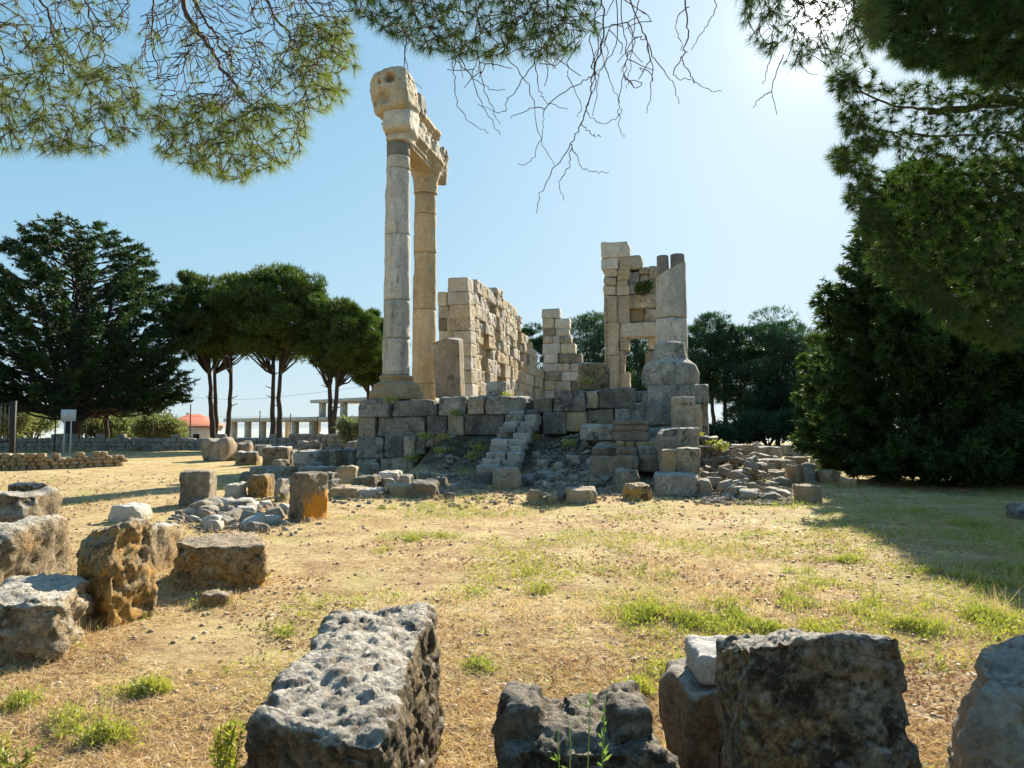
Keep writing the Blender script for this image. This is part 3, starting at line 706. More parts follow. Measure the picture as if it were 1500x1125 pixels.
# --- doorway front on the right
dw = thing('doorway_wall', 'tall ruined doorway front with carved jamb and lintel left of the broken column', 'doorway', tuple(P(925, 590, 32.3)))
org = Vector(dw.location)
pieces = [(922,402,963,431,'greytan','block',.35),
 (881,353,922,377,'pale','block',0),(881,377,906,394,'pale','block',0),(906,374,940,394,'warm','block',0),
 (885,394,905,405,'warm','block',.05),(905,394,922,410,'warm','block',.03),(885,405,903,418,'warm','block',0),(903,410,921,419,'warm','block',.08),(884,418,902,432,'warm','block',.02),(902,419,922,432,'warm','block',.05),
 (922,398,937,414,'grey','block',.1),(937,391,951,401,'greytan','block',.1),(951,388,962,408,'greytan','block',.05),(938,401,951,414,'greytan','block',.16),(922,414,934,430,'grey','block',.1),(951,408,963,430,'greytan','block',.14),
 (885,432,905,472,'warm','jamb',-.04),(905,432,923,474,'warm','jamb',.06),(886,472,906,520,'warm','jamb',-.04),(888,520,907,572,'warm','jamb',-.04),(888,572,909,596,'warm','jamb',-.04),
 (919,430,962,451,'greytan','block',.1),(923,451,944,472,'tan','niche_stone',.45),(944,450,963,471,'greytan','block',.1),
 (909,472,964,493,'pale','lintel',-.05),
 (907,474,919,500,'warm','jamb',.05),(908,493,921,513,'warm','jamb',.1),(907,513,915,545,'warm','jamb',.1),(908,545,923,596,'warm','jamb',.1),
 (950,493,964,512,'tan','jamb',.1),(945,514,963,532,'greytan','jamb',.0),(953,532,966,596,'tan','jamb',.1)]
for (x0, y0, x1, y1, m_, nm, off) in pieces:
    er = nm == 'block'
    o = bpx(x0, y0, x1, y1, Yl((x0+x1)/2, 9.1+off), .95 if y0 > 380 else 1.3, m_, nm, dw, rnd=.06 if not er else .10, amp=.02 if not er else .04, cutd=.07 if not er else .16, cuts=4 if not er else 7, res=.06)
    o.location = Vector(o.location)-org
for (xa, xb) in [(886.3, 888.8), (901.5, 903.5)]:   # raised fillets on the long jamb
    o = bpx(xa, 434, xb, 596, Yl(895, 8.98), .12, 'warm', 'fillet', dw, rnd=.1, amp=.005, cuts=0, res=.09); o.location = Vector(o.location)-org

# --- piers and blocks before the podium on the right
pr_ = thing('stair_pier', 'stacked block pier to the right of the stair that carries the big column base', 'pier', (4.6, 22, 0)); org = Vector((4.6, 22, 0))
for (x0, y0, x1, y1, Y, d, m_) in [
 (941,573,966,591,23.3,.8,'grey'),(966,575,988,591,23.2,.8,'grey'),(924,590,984,623,22.6,1.2,'grey'),(930,622,985,640,22.7,1.2,'greytan'),
 (1016,591,1028,634,22.4,1.4,'warm'),(985,590,1037,640,23.1,1.8,'grey'),(986,639,1038,668,22.9,1.8,'warm'),(988,667,1038,700,22.7,1.8,'greytan'),
 (925,640,985,668,22.8,1.2,'greytan'),(923,573,941,592,24.0,.8,'grey')]:
    o = bpx(x0, y0, x1, y1, Y, d, m_, 'block', pr_, rnd=.06, amp=.03); o.location = Vector(o.location)-org
# ---------------------------------------------------------------- loose stones
def rk(name, label, x0, y0, x1, y1, d=None, yaw=0, mat='field', Y=None, group=None, cat='rock', seed=None, h=None, rnd=.22, cuts=8, amp=.05, fine=.014, res=None, cutd=.3, top_seen=True, tilt=0, sink=.04, **kw):
    """stone standing where the survey rectangle touches the ground"""
    Yb = Y or gY(y1, 0.0)
    if Y is None:
        for _ in range(4):
            q = P((x0+x1)/2, y1, Yb); Yb = gY(y1, float(ground_h(q[0], Yb)))
    wpx = (x1-x0)/F*Yb
    d = d or wpx*.8
    ca, sa = abs(math.cos(yaw)), abs(math.sin(yaw))
    w_ = max(.3*wpx, (wpx-sa*d)/max(ca, .3)) if yaw else wpx
    zb = P(0, y1, Yb)[2] if Y else float(ground_h(P((x0+x1)/2, y1, Yb)[0], Yb))
    if h is None:
        zt_back = P(0, y0, Yb+d*.9)[2]; zt_front = P(0, y0, Yb)[2]
        h = (zt_back if (y0 > 626 and top_seen) else zt_front)-zb
        h = max(h, .25*(P(0, y0, Yb)[2]-zb), .05)
    seed = seed or int(x0*5+y1*11+x1) % 9973
    res = res or max(.03, min(w_, d, h)/9)
    V, Q = rockV(w_, d, h+sink, seed, rnd, cuts, amp*min(1.3, max(.3, min(w_, d, h)*1.6)), fine, kw.pop('freq', 1.6), res, cutd, **kw)
    if tilt:
        ct, s_ = math.cos(tilt), math.sin(tilt); V = V@np.array([[ct, 0, s_], [0, 1, 0], [-s_, 0, ct]]).T
    V = rotz(V, yaw); c = P((x0+x1)/2, y1, Yb)
    lx = c[0]
    for _ in range(4):      # fit the stone's true outline to its surveyed extent
        ext = -V[:, 1].min(); W = V+np.array([lx, Yb+ext, zb-sink]); W = W[W[:, 1] > .5]; ux, uy = proj(W)
        k_ = np.clip((x1-x0)/(ux.max()-ux.min()), .7, 1.4); V[:, 0] *= k_; V[:, 1] *= k_**.5
        lx += ((x0+x1)/2-(ux.min()+ux.max())/2)/F*(Yb+ext)
        top_w = zb+V[:, 2].max(); need = (uy.min()-y0)/F*(Yb+ext); V[:, 2] *= np.clip((V[:, 2].max()+need)/V[:, 2].max(), .6, 1.5)
    ext = -V[:, 1].min()
    o = mesh_np(name, V, [Q], M[mat], smooth=res > .035); o.location = (lx, Yb+ext, zb-sink)
    return tag(o, label, cat, group)

def hexrock(name, label, cs, mat, seed, res=.03, rnd=.14, cuts=5, amp=.05, fine=.02, cutd=.08, cat='rock', groove=0, dims=(1,1,1), freq=1.8, maxn=110, pit=0):
    cs = np.asarray(cs, float); c0 = np.array([cs[:, 0].mean(), cs[:, 1].mean(), 0.])
    V, Q = rockV(*dims, seed, rnd, cuts, amp, fine, freq, res, cutd, corners=cs-c0, groove=groove, maxn=maxn, pit=pit)
    o = mesh_np(name, V, [Q], M[mat], smooth=False); o.location = c0
    return tag(o, label, cat)
def Z(px, py, z): # point at height z under the pixel
    return P(px, py, gY(py, z))
# --- foreground
fl, fr = Z(372, 1052, .70), Z(560, 1105, .68); bl, br = Z(497, 888, .70), Z(634, 888, .68)
dn = lambda p, dx=0, dy=0: np.array([p[0]+dx, p[1]+dy, -.05])
hexrock('boulder', 'long craggy grey boulder with a furrowed top in the foreground, left of the knobbed stone', [dn(fl, -.0, -.02), dn(fr, .02, -.03), dn(br, .03, .03), dn(bl, -.02, 0), fl, fr, br, bl], 'fieldd', 5, res=.011, rnd=.10, amp=.03, fine=.013, groove=.024, dims=(.5, 1.55, .75), cat='boulder', maxn=150)
# knobbed capital fragment: body and two square knobs in one stone
def multi(name, label, cat, parts, mat, sub=None):
    mb = MB()
    c0 = np.array([np.mean([np.asarray(p['cs'])[:, 0].mean() for p in parts]), np.mean([np.asarray(p['cs'])[:, 1].mean() for p in parts]), 0])
    for p in parts:
        V, Q = rockV(*p['dims'], p['seed'], p.get('rnd', .15), p.get('cuts', 4), p.get('amp', .03), p.get('fine', .014), 1.8, p.get('res', .02), .08, corners=np.asarray(p['cs'])-c0, groove=p.get('groove', 0), maxn=90)
        mb.add(V, [Q])
    o = mb.build(name, M[mat], smooth=False); o.location = c0
    return tag(o, label, cat)
def hexbox(x0, x1, y0, y1, z0, z1, tx=0, ty=0, yaw=0):
    c = [(x0, y0, z0), (x1, y0, z0), (x1, y1, z0), (x0, y1, z0), (x0+tx, y0+ty, z1), (x1-tx, y0+ty, z1), (x1-tx, y1-ty, z1), (x0+tx, y1-ty, z1)]
    return rotz(np.array(c, float), yaw) if yaw else np.array(c, float)
a = P(715, 1000, 2.55); b = P(992, 1000, 2.55)
bx0, bx1 = a[0], b[0]+.06
multi('capital_fragment', 'dark knobbed carved stone in the foreground with two square lumps on top', 'capital fragment', [
 dict(cs=[(bx0-.0, 2.42, -.05), (bx1, 2.42, -.05), (bx1-.02, 3.1, -.05), (bx0+.03, 3.1, -.05), (bx0+.04, 2.50, .53), (bx1-.07, 2.50, .50), (bx1-.12, 3.05, .50), (bx0+.06, 3.05, .53)], dims=(.7, .6, .5), seed=3, rnd=.18, cuts=6, amp=.06, res=.011, groove=.016),
 dict(cs=hexbox(bx0+.03, bx0+.22, 2.58, 2.84, .40, .615, .03, .03), dims=(.15, .2, .27), seed=9, rnd=.2, amp=.012, res=.016),
 dict(cs=hexbox(bx0+.42, bx0+.61, 2.58, 2.84, .38, .59, .03, .03), dims=(.15, .2, .25), seed=10, rnd=.2, amp=.012, res=.016),
 dict(cs=hexbox(bx0+.24, bx0+.38, 2.70, 2.94, .36, .555, .04, .05), dims=(.15, .2, .2), seed=12, rnd=.5, amp=.02, res=.016)], 'fieldk')
fl, fr = P(1092, 942, 2.45), P(1322, 930, 2.35)
hexrock('boulder', 'massive dark upright boulder with a level top and ochre patch, in the right foreground', [
 (P(1052, 1100, 2.38)[0], 2.36, -.05), (P(1360, 1100, 2.25)[0], 2.22, -.05), (fr[0]+.08, 2.9, -.05), (fl[0]-.02, 3.0, -.05), fl, fr, fr+np.array([.02, .34, -.10]), fl+np.array([.05, .36, -.10])], 'fieldb', 23, res=.0105, rnd=.08, amp=.035, fine=.012, groove=.012, pit=.018, dims=(.75, .55, .85), cat='boulder', maxn=110)
q = P(1062, 985, 3.25)
hexrock('stone_block', 'small white squared stone sitting on a mossy block behind the massive dark boulder', hexbox(q[0]-.125, q[0]+.2, 3.2, 3.5, .47, .60, .005, .01), 'fieldw', 31, dims=(.3, .3, .14), res=.02, amp=.012, fine=.006)
hexrock('stone_block', 'squat mossy block under the small white stone, behind the massive dark boulder', hexbox(q[0]-.22, q[0]+.2, 3.12, 3.6, -.05, .47, .02, .02), 'field', 32, dims=(.4, .45, .5), res=.025, amp=.03, fine=.01)
hexrock('boulder', 'pale pitted boulder cut off by the right edge of the foreground', [
 (P(1400, 1100, 2.5)[0]+.06, 2.35, -.05), (2.35, 2.3, -.05), (2.45, 3.5, -.05), (1.95, 3.35, -.05), (P(1412, 985, 2.62)[0], 2.62, .74), (2.3, 2.5, .84), (2.3, 3.2, .72), (1.93, 3.1, .66)], 'fieldr', 41, res=.013, rnd=.28, amp=.07, fine=.014, groove=.010, pit=.012, dims=(.8, .9, .9), cat='boulder', maxn=90)
# --- left group
rk('boulder', 'rough grey topped boulder at the left edge, nearest of the left heap', -60,838,140,985, d=1.0, yaw=.30, mat='field', cat='boulder', h=.60, rnd=.2, amp=.07, res=.02, fine=.022, groove=.016, pit=.012)
rk('boulder', 'tall ochre stained upright boulder leaning in the middle of the left heap', 106,757,232,922, d=.6, yaw=-.30, mat='fieldo', cat='boulder', rnd=.16, amp=.045, res=.024, fine=.026, groove=.016, cuts=6, tilt=-.16, h=.84, freq=2.4, pit=.008)
rk('boulder', 'broad flat boulder with a whitish top behind the leftmost foreground boulder', -75,753,106,880, d=1.7, yaw=.2, mat='field', cat='boulder', amp=.08, res=.04, fine=.02, Y=6.2, h=.68, groove=.012)
rk('boulder', 'low dark boulder with a mottled top at the left edge, behind the broad whitish one', -50,712,92,778, d=1.3, yaw=.25, mat='field', cat='boulder', amp=.09, res=.06, Y=10.6, h=.66)
rk('boulder', 'small dark cracked stone behind the mottled boulder at the left edge', 10,706,70,728, d=.5, mat='fieldd', cat='rock', Y=14.6)
rk('boulder', 'half hidden boulder wedged between the upright ochre boulder and the square dark one', 196,765,268,846, d=1.0, yaw=-.15, mat='field', cat='boulder', amp=.07, res=.04, Y=7.9, h=.62)
rk('boulder', 'squarish dark boulder with a shaggy grooved flank at the right end of the left heap', 250,778,396,866, d=1.0, yaw=.38, mat='fieldo', cat='boulder', rnd=.14, amp=.05, res=.02, groove=.022, pit=.015, h=.62)
rk('rock', 'small brown stone at the foot of the squarish dark boulder', 290,863,343,889, mat='fieldo', res=.03, amp=.04)
rk('rock', 'whitish low boulder on the grass beyond the left heap', 158,735,224,766, mat='fieldw', res=.05)
# --- standing blocks
rk('standing_stone', 'lichen speckled standing block with a rounded top, farther of the two upright stones', 261,688,318,744, d=.75, yaw=.2, mat='greytan', rnd=.12, cuts=4, cutd=.12, amp=.03, cat='standing stone', h=1.06, res=.05)
o = rk('standing_stone', 'upright squared block with a bright orange lower corner, standing alone on the grass', 422,690,481,765, d=.62, yaw=-.45, mat='greytan', rnd=.06, cuts=3, cutd=.06, amp=.02, cat='standing stone', h=.92, res=.04)
def orange_mat():
    m = M['greytan'].copy(); m.name = 'limestone_orange_corner'; t = m.node_tree
    bs = [n for n in t.nodes if n.type == 'BSDF_PRINCIPLED'][0]; src = bs.inputs['Base Color'].links[0].from_socket
    tc = t.nodes.new('ShaderNodeTexCoord'); sx = t.nodes.new('ShaderNodeSeparateXYZ'); t.links.new(tc.outputs['Object'], sx.inputs[0])
    nz = t.nodes.new('ShaderNodeTexNoise'); nz.inputs['Scale'].default_value = 9; nz.inputs['Detail'].default_value = 6; t.links.new(tc.outputs['Object'], nz.inputs['Vector'])
    def mth(op, a, b):
        n = t.nodes.new('ShaderNodeMath'); n.operation = op; n.use_clamp = op == 'MULTIPLY'
        for i, v in enumerate((a, b)):
            if isinstance(v, bpy.types.NodeSocket): t.links.new(v, n.inputs[i])
            else: n.inputs[i].default_value = v
        return n.outputs[0]
    jit = mth('MULTIPLY_ADD', nz.outputs[0], .16)
    fz = mth('MULTIPLY', mth('SUBTRACT', .50, mth('ADD', sx.outputs[2], mth('SUBTRACT', nz.outputs[0], .5))), 14)
    fx = mth('MULTIPLY', mth('SUBTRACT', mth('ADD', sx.outputs[0], mth('SUBTRACT', nz.outputs[0], .5)), -.04), 14)
    mx = t.nodes.new('ShaderNodeMix'); mx.data_type = 'RGBA'; t.links.new(mth('MULTIPLY', fz, fx), mx.inputs[0]); t.links.new(src, mx.inputs[6]); mx.inputs[7].default_value = (.72, .30, .035, 1)
    t.links.new(mx.outputs[2], bs.inputs['Base Color']); return m
o.data.materials[0] = orange_mat()
# --- heap left of the podium
T = [
 ('boulder','large smooth boulder shaped like a fallen drum, on the grass before the drystone wall',294,640,350,676,1.3,'greytan','boulder'),
 ('boulder','broken end lump lying against the fallen drum shaped boulder',340,645,372,674,1.0,'greytan','boulder'),
 ('boulder','jagged dark wedge at the foot of the fallen drum shaped boulder',344,660,381,682,.7,'fieldd','rock'),
 ('stone_block','flat pale slab just left of the dark square block on the upper grass',370,651,398,668,1.0,'grey','stone block'),
 ('stone_block','dark square block on the upper grass between two paler ones',383,653,429,683,1.0,'fieldd','stone block'),
 ('stone_block','small blue grey block beside the dark square block',417,658,436,682,.8,'grey','stone block'),
 ('stone_block','wide rounded grey block with a split face on the upper grass',429,658,482,684,1.1,'grey','stone block'),
 ('stone_block','pale block with a dark hollow, right of the wide rounded block',478,657,503,683,1.0,'greytan','stone block'),
 ('boulder','dark sloping boulder on top of the row behind the wide rounded block',431,645,472,662,1.2,'grey','boulder'),
 ('boulder','blue grey egg shaped boulder at the corner of the podium',500,655,527,682,1.0,'grey','boulder'),
 ('stone_block','tilted blue grey slab leaning on the podium corner above the egg shaped boulder',506,645,545,672,1.2,'grey','stone block'),
 ('stone_block','low earth covered ledge stone under the row of blocks on the upper grass',365,682,437,697,1.0,'greytan','ledge stone'),
 ('stone_block','second ledge stone running on toward the podium',437,681,492,699,1.0,'grey','ledge stone'),
 ('boulder','dark round boulder with an orange blaze, left of the round grey one',362,693,403,729,.9,'fieldo','boulder'),
 ('boulder','round grey boulder peeping out behind the orange cornered standing block',401,700,424,730,.8,'grey','boulder'),
 ('rock','pale wedge shaped rock right of the speckled standing stone',327,705,362,731,.8,'fieldw','rock'),
 ('rock','small rock under the round grey boulder on the grass',408,718,424,735,.4,'greytan','rock'),
 ('boulder','brown pear shaped boulder in front of the podium corner',493,681,526,709,.8,'tan','boulder'),
 ('boulder','long grey lump lying in front of the podium corner',513,694,561,716,.8,'greytan','boulder'),
 ('rock','light rough rock between the long grey lump and the podium foot',550,688,592,712,.8,'pale','rock'),
 ('rock','little dark cracked stone at the podium foot, right of the light rough rock',591,692,610,707,.5,'greytan','rock'),
 ('stone_slab','long flat slab on the grass right of the orange cornered block',481,710,541,730,.8,'tan','stone slab'),
 ('stone_slab','pale tilted flagstone between the long flat slab and the low brown block',524,713,565,729,.8,'fieldw','stone slab'),
 ('stone_block','low brown block before the podium, left of the mottled rounded one',564,706,606,728,.8,'tan','stone block'),
 ('boulder','mottled rounded block at the right end of the row before the podium corner',601,700,645,731,.8,'greytan','boulder'),
 ('boulder','dark boulder lying against the foot of the stone stair',721,684,765,717,.9,'greytan','boulder'),
 ('rock','blue grey pointed rock right of the boulder at the stair foot',755,694,783,714,.6,'grey','rock'),
 ('rock','long low blue grey rock on the slope right of the stair',783,688,812,711,.8,'grey','rock'),
 ('rock','oblong blue grey rock higher up the slope right of the stair',806,684,846,701,.7,'grey','rock'),
 ('tree_stump','short brown stump like stone standing on the grass right of the stair',773,716,797,740,.5,'tan','stone'),
 ('rock','small brown stone beside the stump like stone',798,725,817,739,.35,'tan','rock'),
 ('rock','slim blue grey stone leaning on the left of the big orange brown boulder',815,718,834,737,.5,'grey','rock'),
 ('boulder','orange brown boulder with a pale top lying in front of the slope',827,711,875,738,.8,'tan','boulder'),
 ('boulder','round pitted boulder leaning on the long block of the right pier',900,684,938,720,.8,'greytan','boulder'),
 ('boulder','dark brown boulder in front of the round pitted boulder',911,706,955,734,.8,'fieldo','boulder'),
 ('rock','small boulder right of the lowest pier block, before the rubble heap',1020,700,1045,730,.7,'greytan','rock'),
 ('stone_block','solitary squared brown block on the grass right of the rubble heap',1161,708,1205,738,.8,'tan','stone block'),
 ('boulder','blocky boulder half in shade, right end of the right background row',1191,687,1232,708,.9,'tan','boulder'),
 ('stone_block','pointed grey block left of the half shaded boulder',1168,678,1195,708,.8,'grey','stone block'),
 ('stone_block','upright tan block left of the pointed grey block',1150,680,1172,708,.8,'tan','stone block'),
 ('boulder','rounded mottled block in the right background row, left of the upright tan one',1119,687,1153,708,.8,'greytan','boulder'),
 ('stone_block','long sloping block behind the rubble heap',1068,678,1123,701,.9,'greytan','stone block'),
 ('stone_slab','long pale slab on the stones behind the long sloping block',1063,671,1168,684,1.2,'pale','stone slab'),
 ('stone_block','dull block with a rounded back, behind the long pale slab',1148,668,1184,684,1.2,'greytan','stone block'),
 ('boulder','small boulder in the shade of the big cypress, last of the background rows',1206,672,1232,688,1.2,'grey','boulder'),
 ('rock','flat stone in the grass at the foot of the big cypress',1228,698,1256,714,.6,'tan','rock'),
 ('stone_block','blue grey block at the left end of the farthest row',1066,650,1102,668,1.2,'grey','stone block'),
 ('stone_block','blue grey block second in the farthest row, beside the leftmost',1102,649,1118,666,1.2,'grey','stone block'),
 ('stone_block','wide blue grey block in the middle of the farthest row',1108,653,1146,670,1.3,'grey','stone block'),
 ('stone_block','notched blue grey block right of the middle of the farthest row',1144,650,1179,668,1.3,'grey','stone block'),
 ('stone_block','tall blue grey block at the right end of the farthest row by the cypress',1179,645,1212,665,1.3,'grey','stone block'),
 ('rock','small round stone in front of the farthest row',1102,662,1110,671,.4,'grey','rock'),
 ('boulder','low stone in the shaded gap of the farthest row by the cypress',1186,668,1216,680,1.0,'grey','boulder'),
 ('boulder','blue grey stone cut by the right edge, on the shaded grass',1473,735,1530,763,.7,'grey','boulder'),
 ('rock','grey boulder at the foot of the drystone wall, below the white sign',142,650,160,661,.8,'grey','rock'),
 ('rock','pale squared stone at the foot of the drystone wall',187,650,210,661,.8,'greytan','rock'),
 ('rock','rounded dark stone at the wall foot between the big tree and the red roof',222,650,240,661,.8,'grey','rock'),
 ('rock','long low stone at the foot of the big tree',48,642,80,655,.9,'grey','rock'),
]
for nm, lab, x0, y0, x1, y1, d, m_, cat in T:
    if nm == 'tree_stump': nm = 'stump_stone'
    sq = 'block' in nm or 'slab' in nm
    yaw = ((x0*7) % 11-5)*.05
    rk(nm, lab, x0, y0, x1, y1, d=d, yaw=yaw, mat=m_, cat=cat, rnd=.12 if sq else .3, cuts=5 if sq else 9, cutd=.16 if sq else .36, amp=.04 if sq else .08)
r_ = np.random.default_rng(8)
for k, (x0, y0, x1, y1) in enumerate([(388,686,420,704),(442,694,470,712),(468,690,494,708),(530,678,556,700),(556,700,580,716),(584,694,606,712),(612,690,632,706),(636,698,656,714),(350,690,368,706),(450,676,476,692),(505,716,522,728),(660,706,676,718),(478,700,500,716),(398,672,424,686),(545,718,562,730)]):
    rk('rock', 'middling greyish stone filling the tumbled row between the larger blocks left of the podium', x0, y0, x1, y1, d=.6, yaw=r_.uniform(-.5, .5), mat=['grey','greytan','rubble'][k % 3], cat='rock', group='middling stones in the tumbled row left of the podium', rnd=.2, cuts=8, cutd=.3, amp=.05)
# --- squared blocks of the right arm, each resting on others
B = [
 ('moulded_block','altar like moulded block with stepped bands, resting on thin stones below the podium',898,617,951,646,20.4,1.0,'greytan'),
 ('stone_block','blue grey slab sloping down beside the altar like block',850,622,898,645,21.5,1.2,'grey'),
 ('stone_block','thin grey slab lying on the long smooth block below the altar like block',866,656,934,668,19.5,1.1,'greytan'),
 ('stone_block','shorter thin slab lying right of the thin grey one',935,655,966,667,19.5,1.1,'grey'),
 ('stone_block','long smooth block under the thin slab, left side of the right arm',865,668,935,701,19.2,1.2,'greytan'),
 ('stone_block','short smooth block right of the long one, under the shorter slab',936,667,965,691,19.3,1.2,'greytan'),
 ('stone_block','tall upright block leaning before the plinth of the column base',984,582,1017,631,21.0,.9,'greytan'),
 ('stone_block','blue grey broken block under the upright block',972,629,996,659,18.6,.9,'grey'),
 ('stone_block','square brownish block under the upright block, right of the blue grey broken one',994,627,1024,659,18.3,1.0,'greytan'),
 ('stone_block','narrow tan block in the third tier of the right arm',969,659,991,696,17.3,1.0,'tan'),
 ('stone_block','large light brown block right of the narrow tan one in the right arm',992,658,1025,697,17.2,1.2,'greytan'),
 ('stone_block','wide lowest block carrying the stacked right arm',960,697,1022,728,16.5,1.1,'grey'),
 ('stone_block','dark mossy upper block behind the right arm',1023,654,1058,677,20.6,1.2,'fieldd'),
 ('stone_block','dark mossy lower block behind the right arm',1026,677,1063,702,20.5,1.3,'tan'),
 ('stone_block','black lichened boulder block standing on the podium left of the doorway',846,530,890,572,25.4,1.2,'fieldd'),
 ('stone_block','small squared block standing alone on the podium edge above the stair',711,559,741,581,25.1,.8,'grey'),
 ('stone_block','dark grey wedge block between the slope and the upright block',941,641,972,660,20.3,.9,'grey'),
 ('stone_block','dark wedge lying against the pier right of the square brownish block',1024,640,1052,656,21.2,.9,'fieldd'),
]
for nm, lab, x0, y0, x1, y1, Y, d, m_ in B:
    if x0 == 846: kw = dict(rnd=.2, cuts=8, cutd=.3, amp=.06)
    else: kw = dict(rnd=.07, cuts=5, cutd=.11, amp=.025)
    if nm == 'moulded_block':
        c0 = P(924, 646, Y); mb = MB()
        for (a0, b0, inset) in [(646, 634, 0), (634, 631, .07), (631, 622, .03), (622, 617, .0)]:
            V, Q = rockV((x1-x0)/F*Y-inset*2, d-inset*2, (a0-b0)/F*Y+.005, 7+int(a0), .05, 2, .012, .006, 1.2, .06, .05)
            V = rotz(V+np.array([0, d/2, 0]), -TH); V[:, 2] += (646-a0)/F*Y; mb.add(V, [Q])
        o = mb.build(nm, M[m_], smooth=True); o.location = c0; tag(o, lab, 'stone block')
    else: loose(nm, lab, 'stone block', x0, y0, x1, y1, Y, d, m_, **kw)
for i, (x0, y0, x1, y1) in enumerate([(902,646,915,656),(915,647,930,656),(930,646,948,656),(938,598,950,606)][:3]):
    loose('brick_stone', ['thin ochre stone', 'thin tan stone', 'thin brownish stone'][i]+' packed under the altar like block, '+['leftmost', 'middle', 'rightmost'][i]+' of three', 'stone', x0, y0, x1, y1, 20.3, .9, 'tan', 'stones packed under the altar like block', rnd=.2)
# earth body that carries the right arm
r_ = np.random.default_rng(4)
mb = MB()
for (x0, y0, x1, y1, Y, d) in [(868,646,968,702,20.6,2.6),(966,632,1022,700,18.6,3.6),(972,690,1020,716,17.4,2.4),(900,630,985,660,21.6,2.4),(862,672,960,712,20.0,2.)]:
    c = P((x0+x1)/2, y1, Y); w_ = (x1-x0)/F*Y; h_ = (y1-y0)/F*Y
    V, Q = rockV(w_, d, h_+c[2]+.1, int(x0), .2, 6, .09, .05, 1.4, .09, .2); V = rotz(V+np.array([0, d/2, 0]), -TH)+np.array([c[0], Y, -.1]); mb.add(V, [Q])
tag(mb.build('rubble_core', M['rubble'], smooth=True, loc=(4, 20, 0)), 'rough earthy masonry core filling between the blocks of the right arm', 'masonry core')

# --- rubble: individually placed small stones, sharing a few mesh shapes
def rubble_shapes(n, mats, size, seed, nm='rubble_stone'):
    out = []
    for i in range(n):
        V, Q = rockV(size*1.3, size, size*.75, seed+i, .3, 10, .05*size, 0, 1.6, size/7, .4)
        me = mesh_np(nm, V, [Q], M[mats[i % len(mats)]], smooth=False); out.append(me)
    return out
def scatter(objs, pts, label, cat, group, smin, smax, r):
    first = {}
    for k, p in enumerate(pts):
        src = objs[k % len(objs)]
        if k < len(objs): o = src
        else: o = src.copy(); COL.objects.link(o)
        s = r.uniform(smin, smax)
        o.location = p; o.scale = (s, s*r.uniform(.7, 1.1), s*r.uniform(.6, 1)); o.rotation_euler = (r.uniform(-.35, .35), r.uniform(-.35, .35), r.uniform(0, 6.28))
        tag(o, label, cat, group)
r_ = np.random.default_rng(21)
pts = []
for k in range(90):       # heap right of the right arm
    px = r_.uniform(1034, 1150); py = r_.uniform(698, 735) if px > 1050 else r_.uniform(708, 732); 
    hh = .42*max(0, 1-((px-1085)/62)**2)*max(0, 1-((py-716)/24)**2)
    q = Z(px, py, 0); q[2] = float(ground_h(q[0], q[1]))+hh*r_.uniform(.3, 1)-.03; pts.append(q)
scatter(rubble_shapes(9, ['rubble', 'greytan', 'rubble', 'field'], .25, 500), pts, 'angular rubble stone in the low heap right of the stacked right arm', 'rubble stone', 'rubble stones heaped right of the temple', .5, 1.35, r_)
pts = []
for k in range(92):       # slope right of the stair
    px = r_.uniform(785, 905); py = r_.uniform(636, 716); 
    if py < 650 and px > 850: continue
    x = (px-750)/F*21.5; y = np.interp(py, [636, 716], [23.6, 18.4]); q = np.array([x*y/21.5, y, 0.]); q[2] = float(ground_h(q[0], q[1]))+.0; pts.append(q)
scatter(rubble_shapes(7, ['rubble', 'grey', 'greytan'], .34, 560), pts, 'broken stone strewn on the earth slope right of the stone stair', 'rubble stone', 'rubble stones on the slope right of the stair', .3, .95, r_)
pts = []
for k in range(25):       # slope left of the stair
    px = r_.uniform(640, 712); py = r_.uniform(648, 702); y = np.interp(py, [640, 702], [23.9, 21.6]); q = np.array([(px-750)/F*y, y, 0.]); q[2] = float(ground_h(q[0], q[1])); pts.append(q)
scatter(rubble_shapes(5, ['rubble', 'greytan'], .26, 600), pts, 'small broken stone on the dark slope left of the stone stair', 'rubble stone', 'small stones on the slope left of the stair', .3, .9, r_)
pts = []
for k in range(48):       # flat rubble by the two standing stones
    px = r_.uniform(262, 425); py = r_.uniform(740, 780)-8*(px > 380); 
    if px < 300 and py > 768: continue
    q = Z(px, py, 0); q[2] = float(ground_h(q[0], q[1]))-.02; pts.append(q)
scatter(rubble_shapes(7, ['fieldw', 'greytan', 'rubble'], .30, 640), pts, 'flat pale stone half sunk in the grass between the two standing stones', 'rubble stone', 'half sunk stones between the standing stones', .3, 1.2, r_)
pts = []
for k in range(28):
    px = r_.uniform(1062, 1235); py = r_.uniform(668, 692); q = Z(px, py, 0); q[2] = 0; pts.append(q)
scatter(rubble_shapes(5, ['grey', 'rubble'], .5, 680), pts, 'dull stone lying among the fallen blocks in the right background', 'rubble stone', 'stones among the fallen blocks in the right background', .5, 1.2, r_)
pts = []
for k in range(10):
    px = r_.uniform(500, 660); py = r_.uniform(700, 735); q = Z(px, py, 0); q[2] = float(ground_h(q[0], q[1]))-.02; pts.append(q)
for k in range(6):
    px = r_.uniform(770, 1040); py = r_.uniform(716, 742); q = Z(px, py, 0); q[2] = float(ground_h(q[0], q[1]))-.02; pts.append(q)
scatter(rubble_shapes(5, ['greytan', 'rubble'], .22, 720), pts, 'fist sized stone scattered on the ground along the podium front', 'rubble stone', 'small stones along the podium front', .3, 1.1, r_)

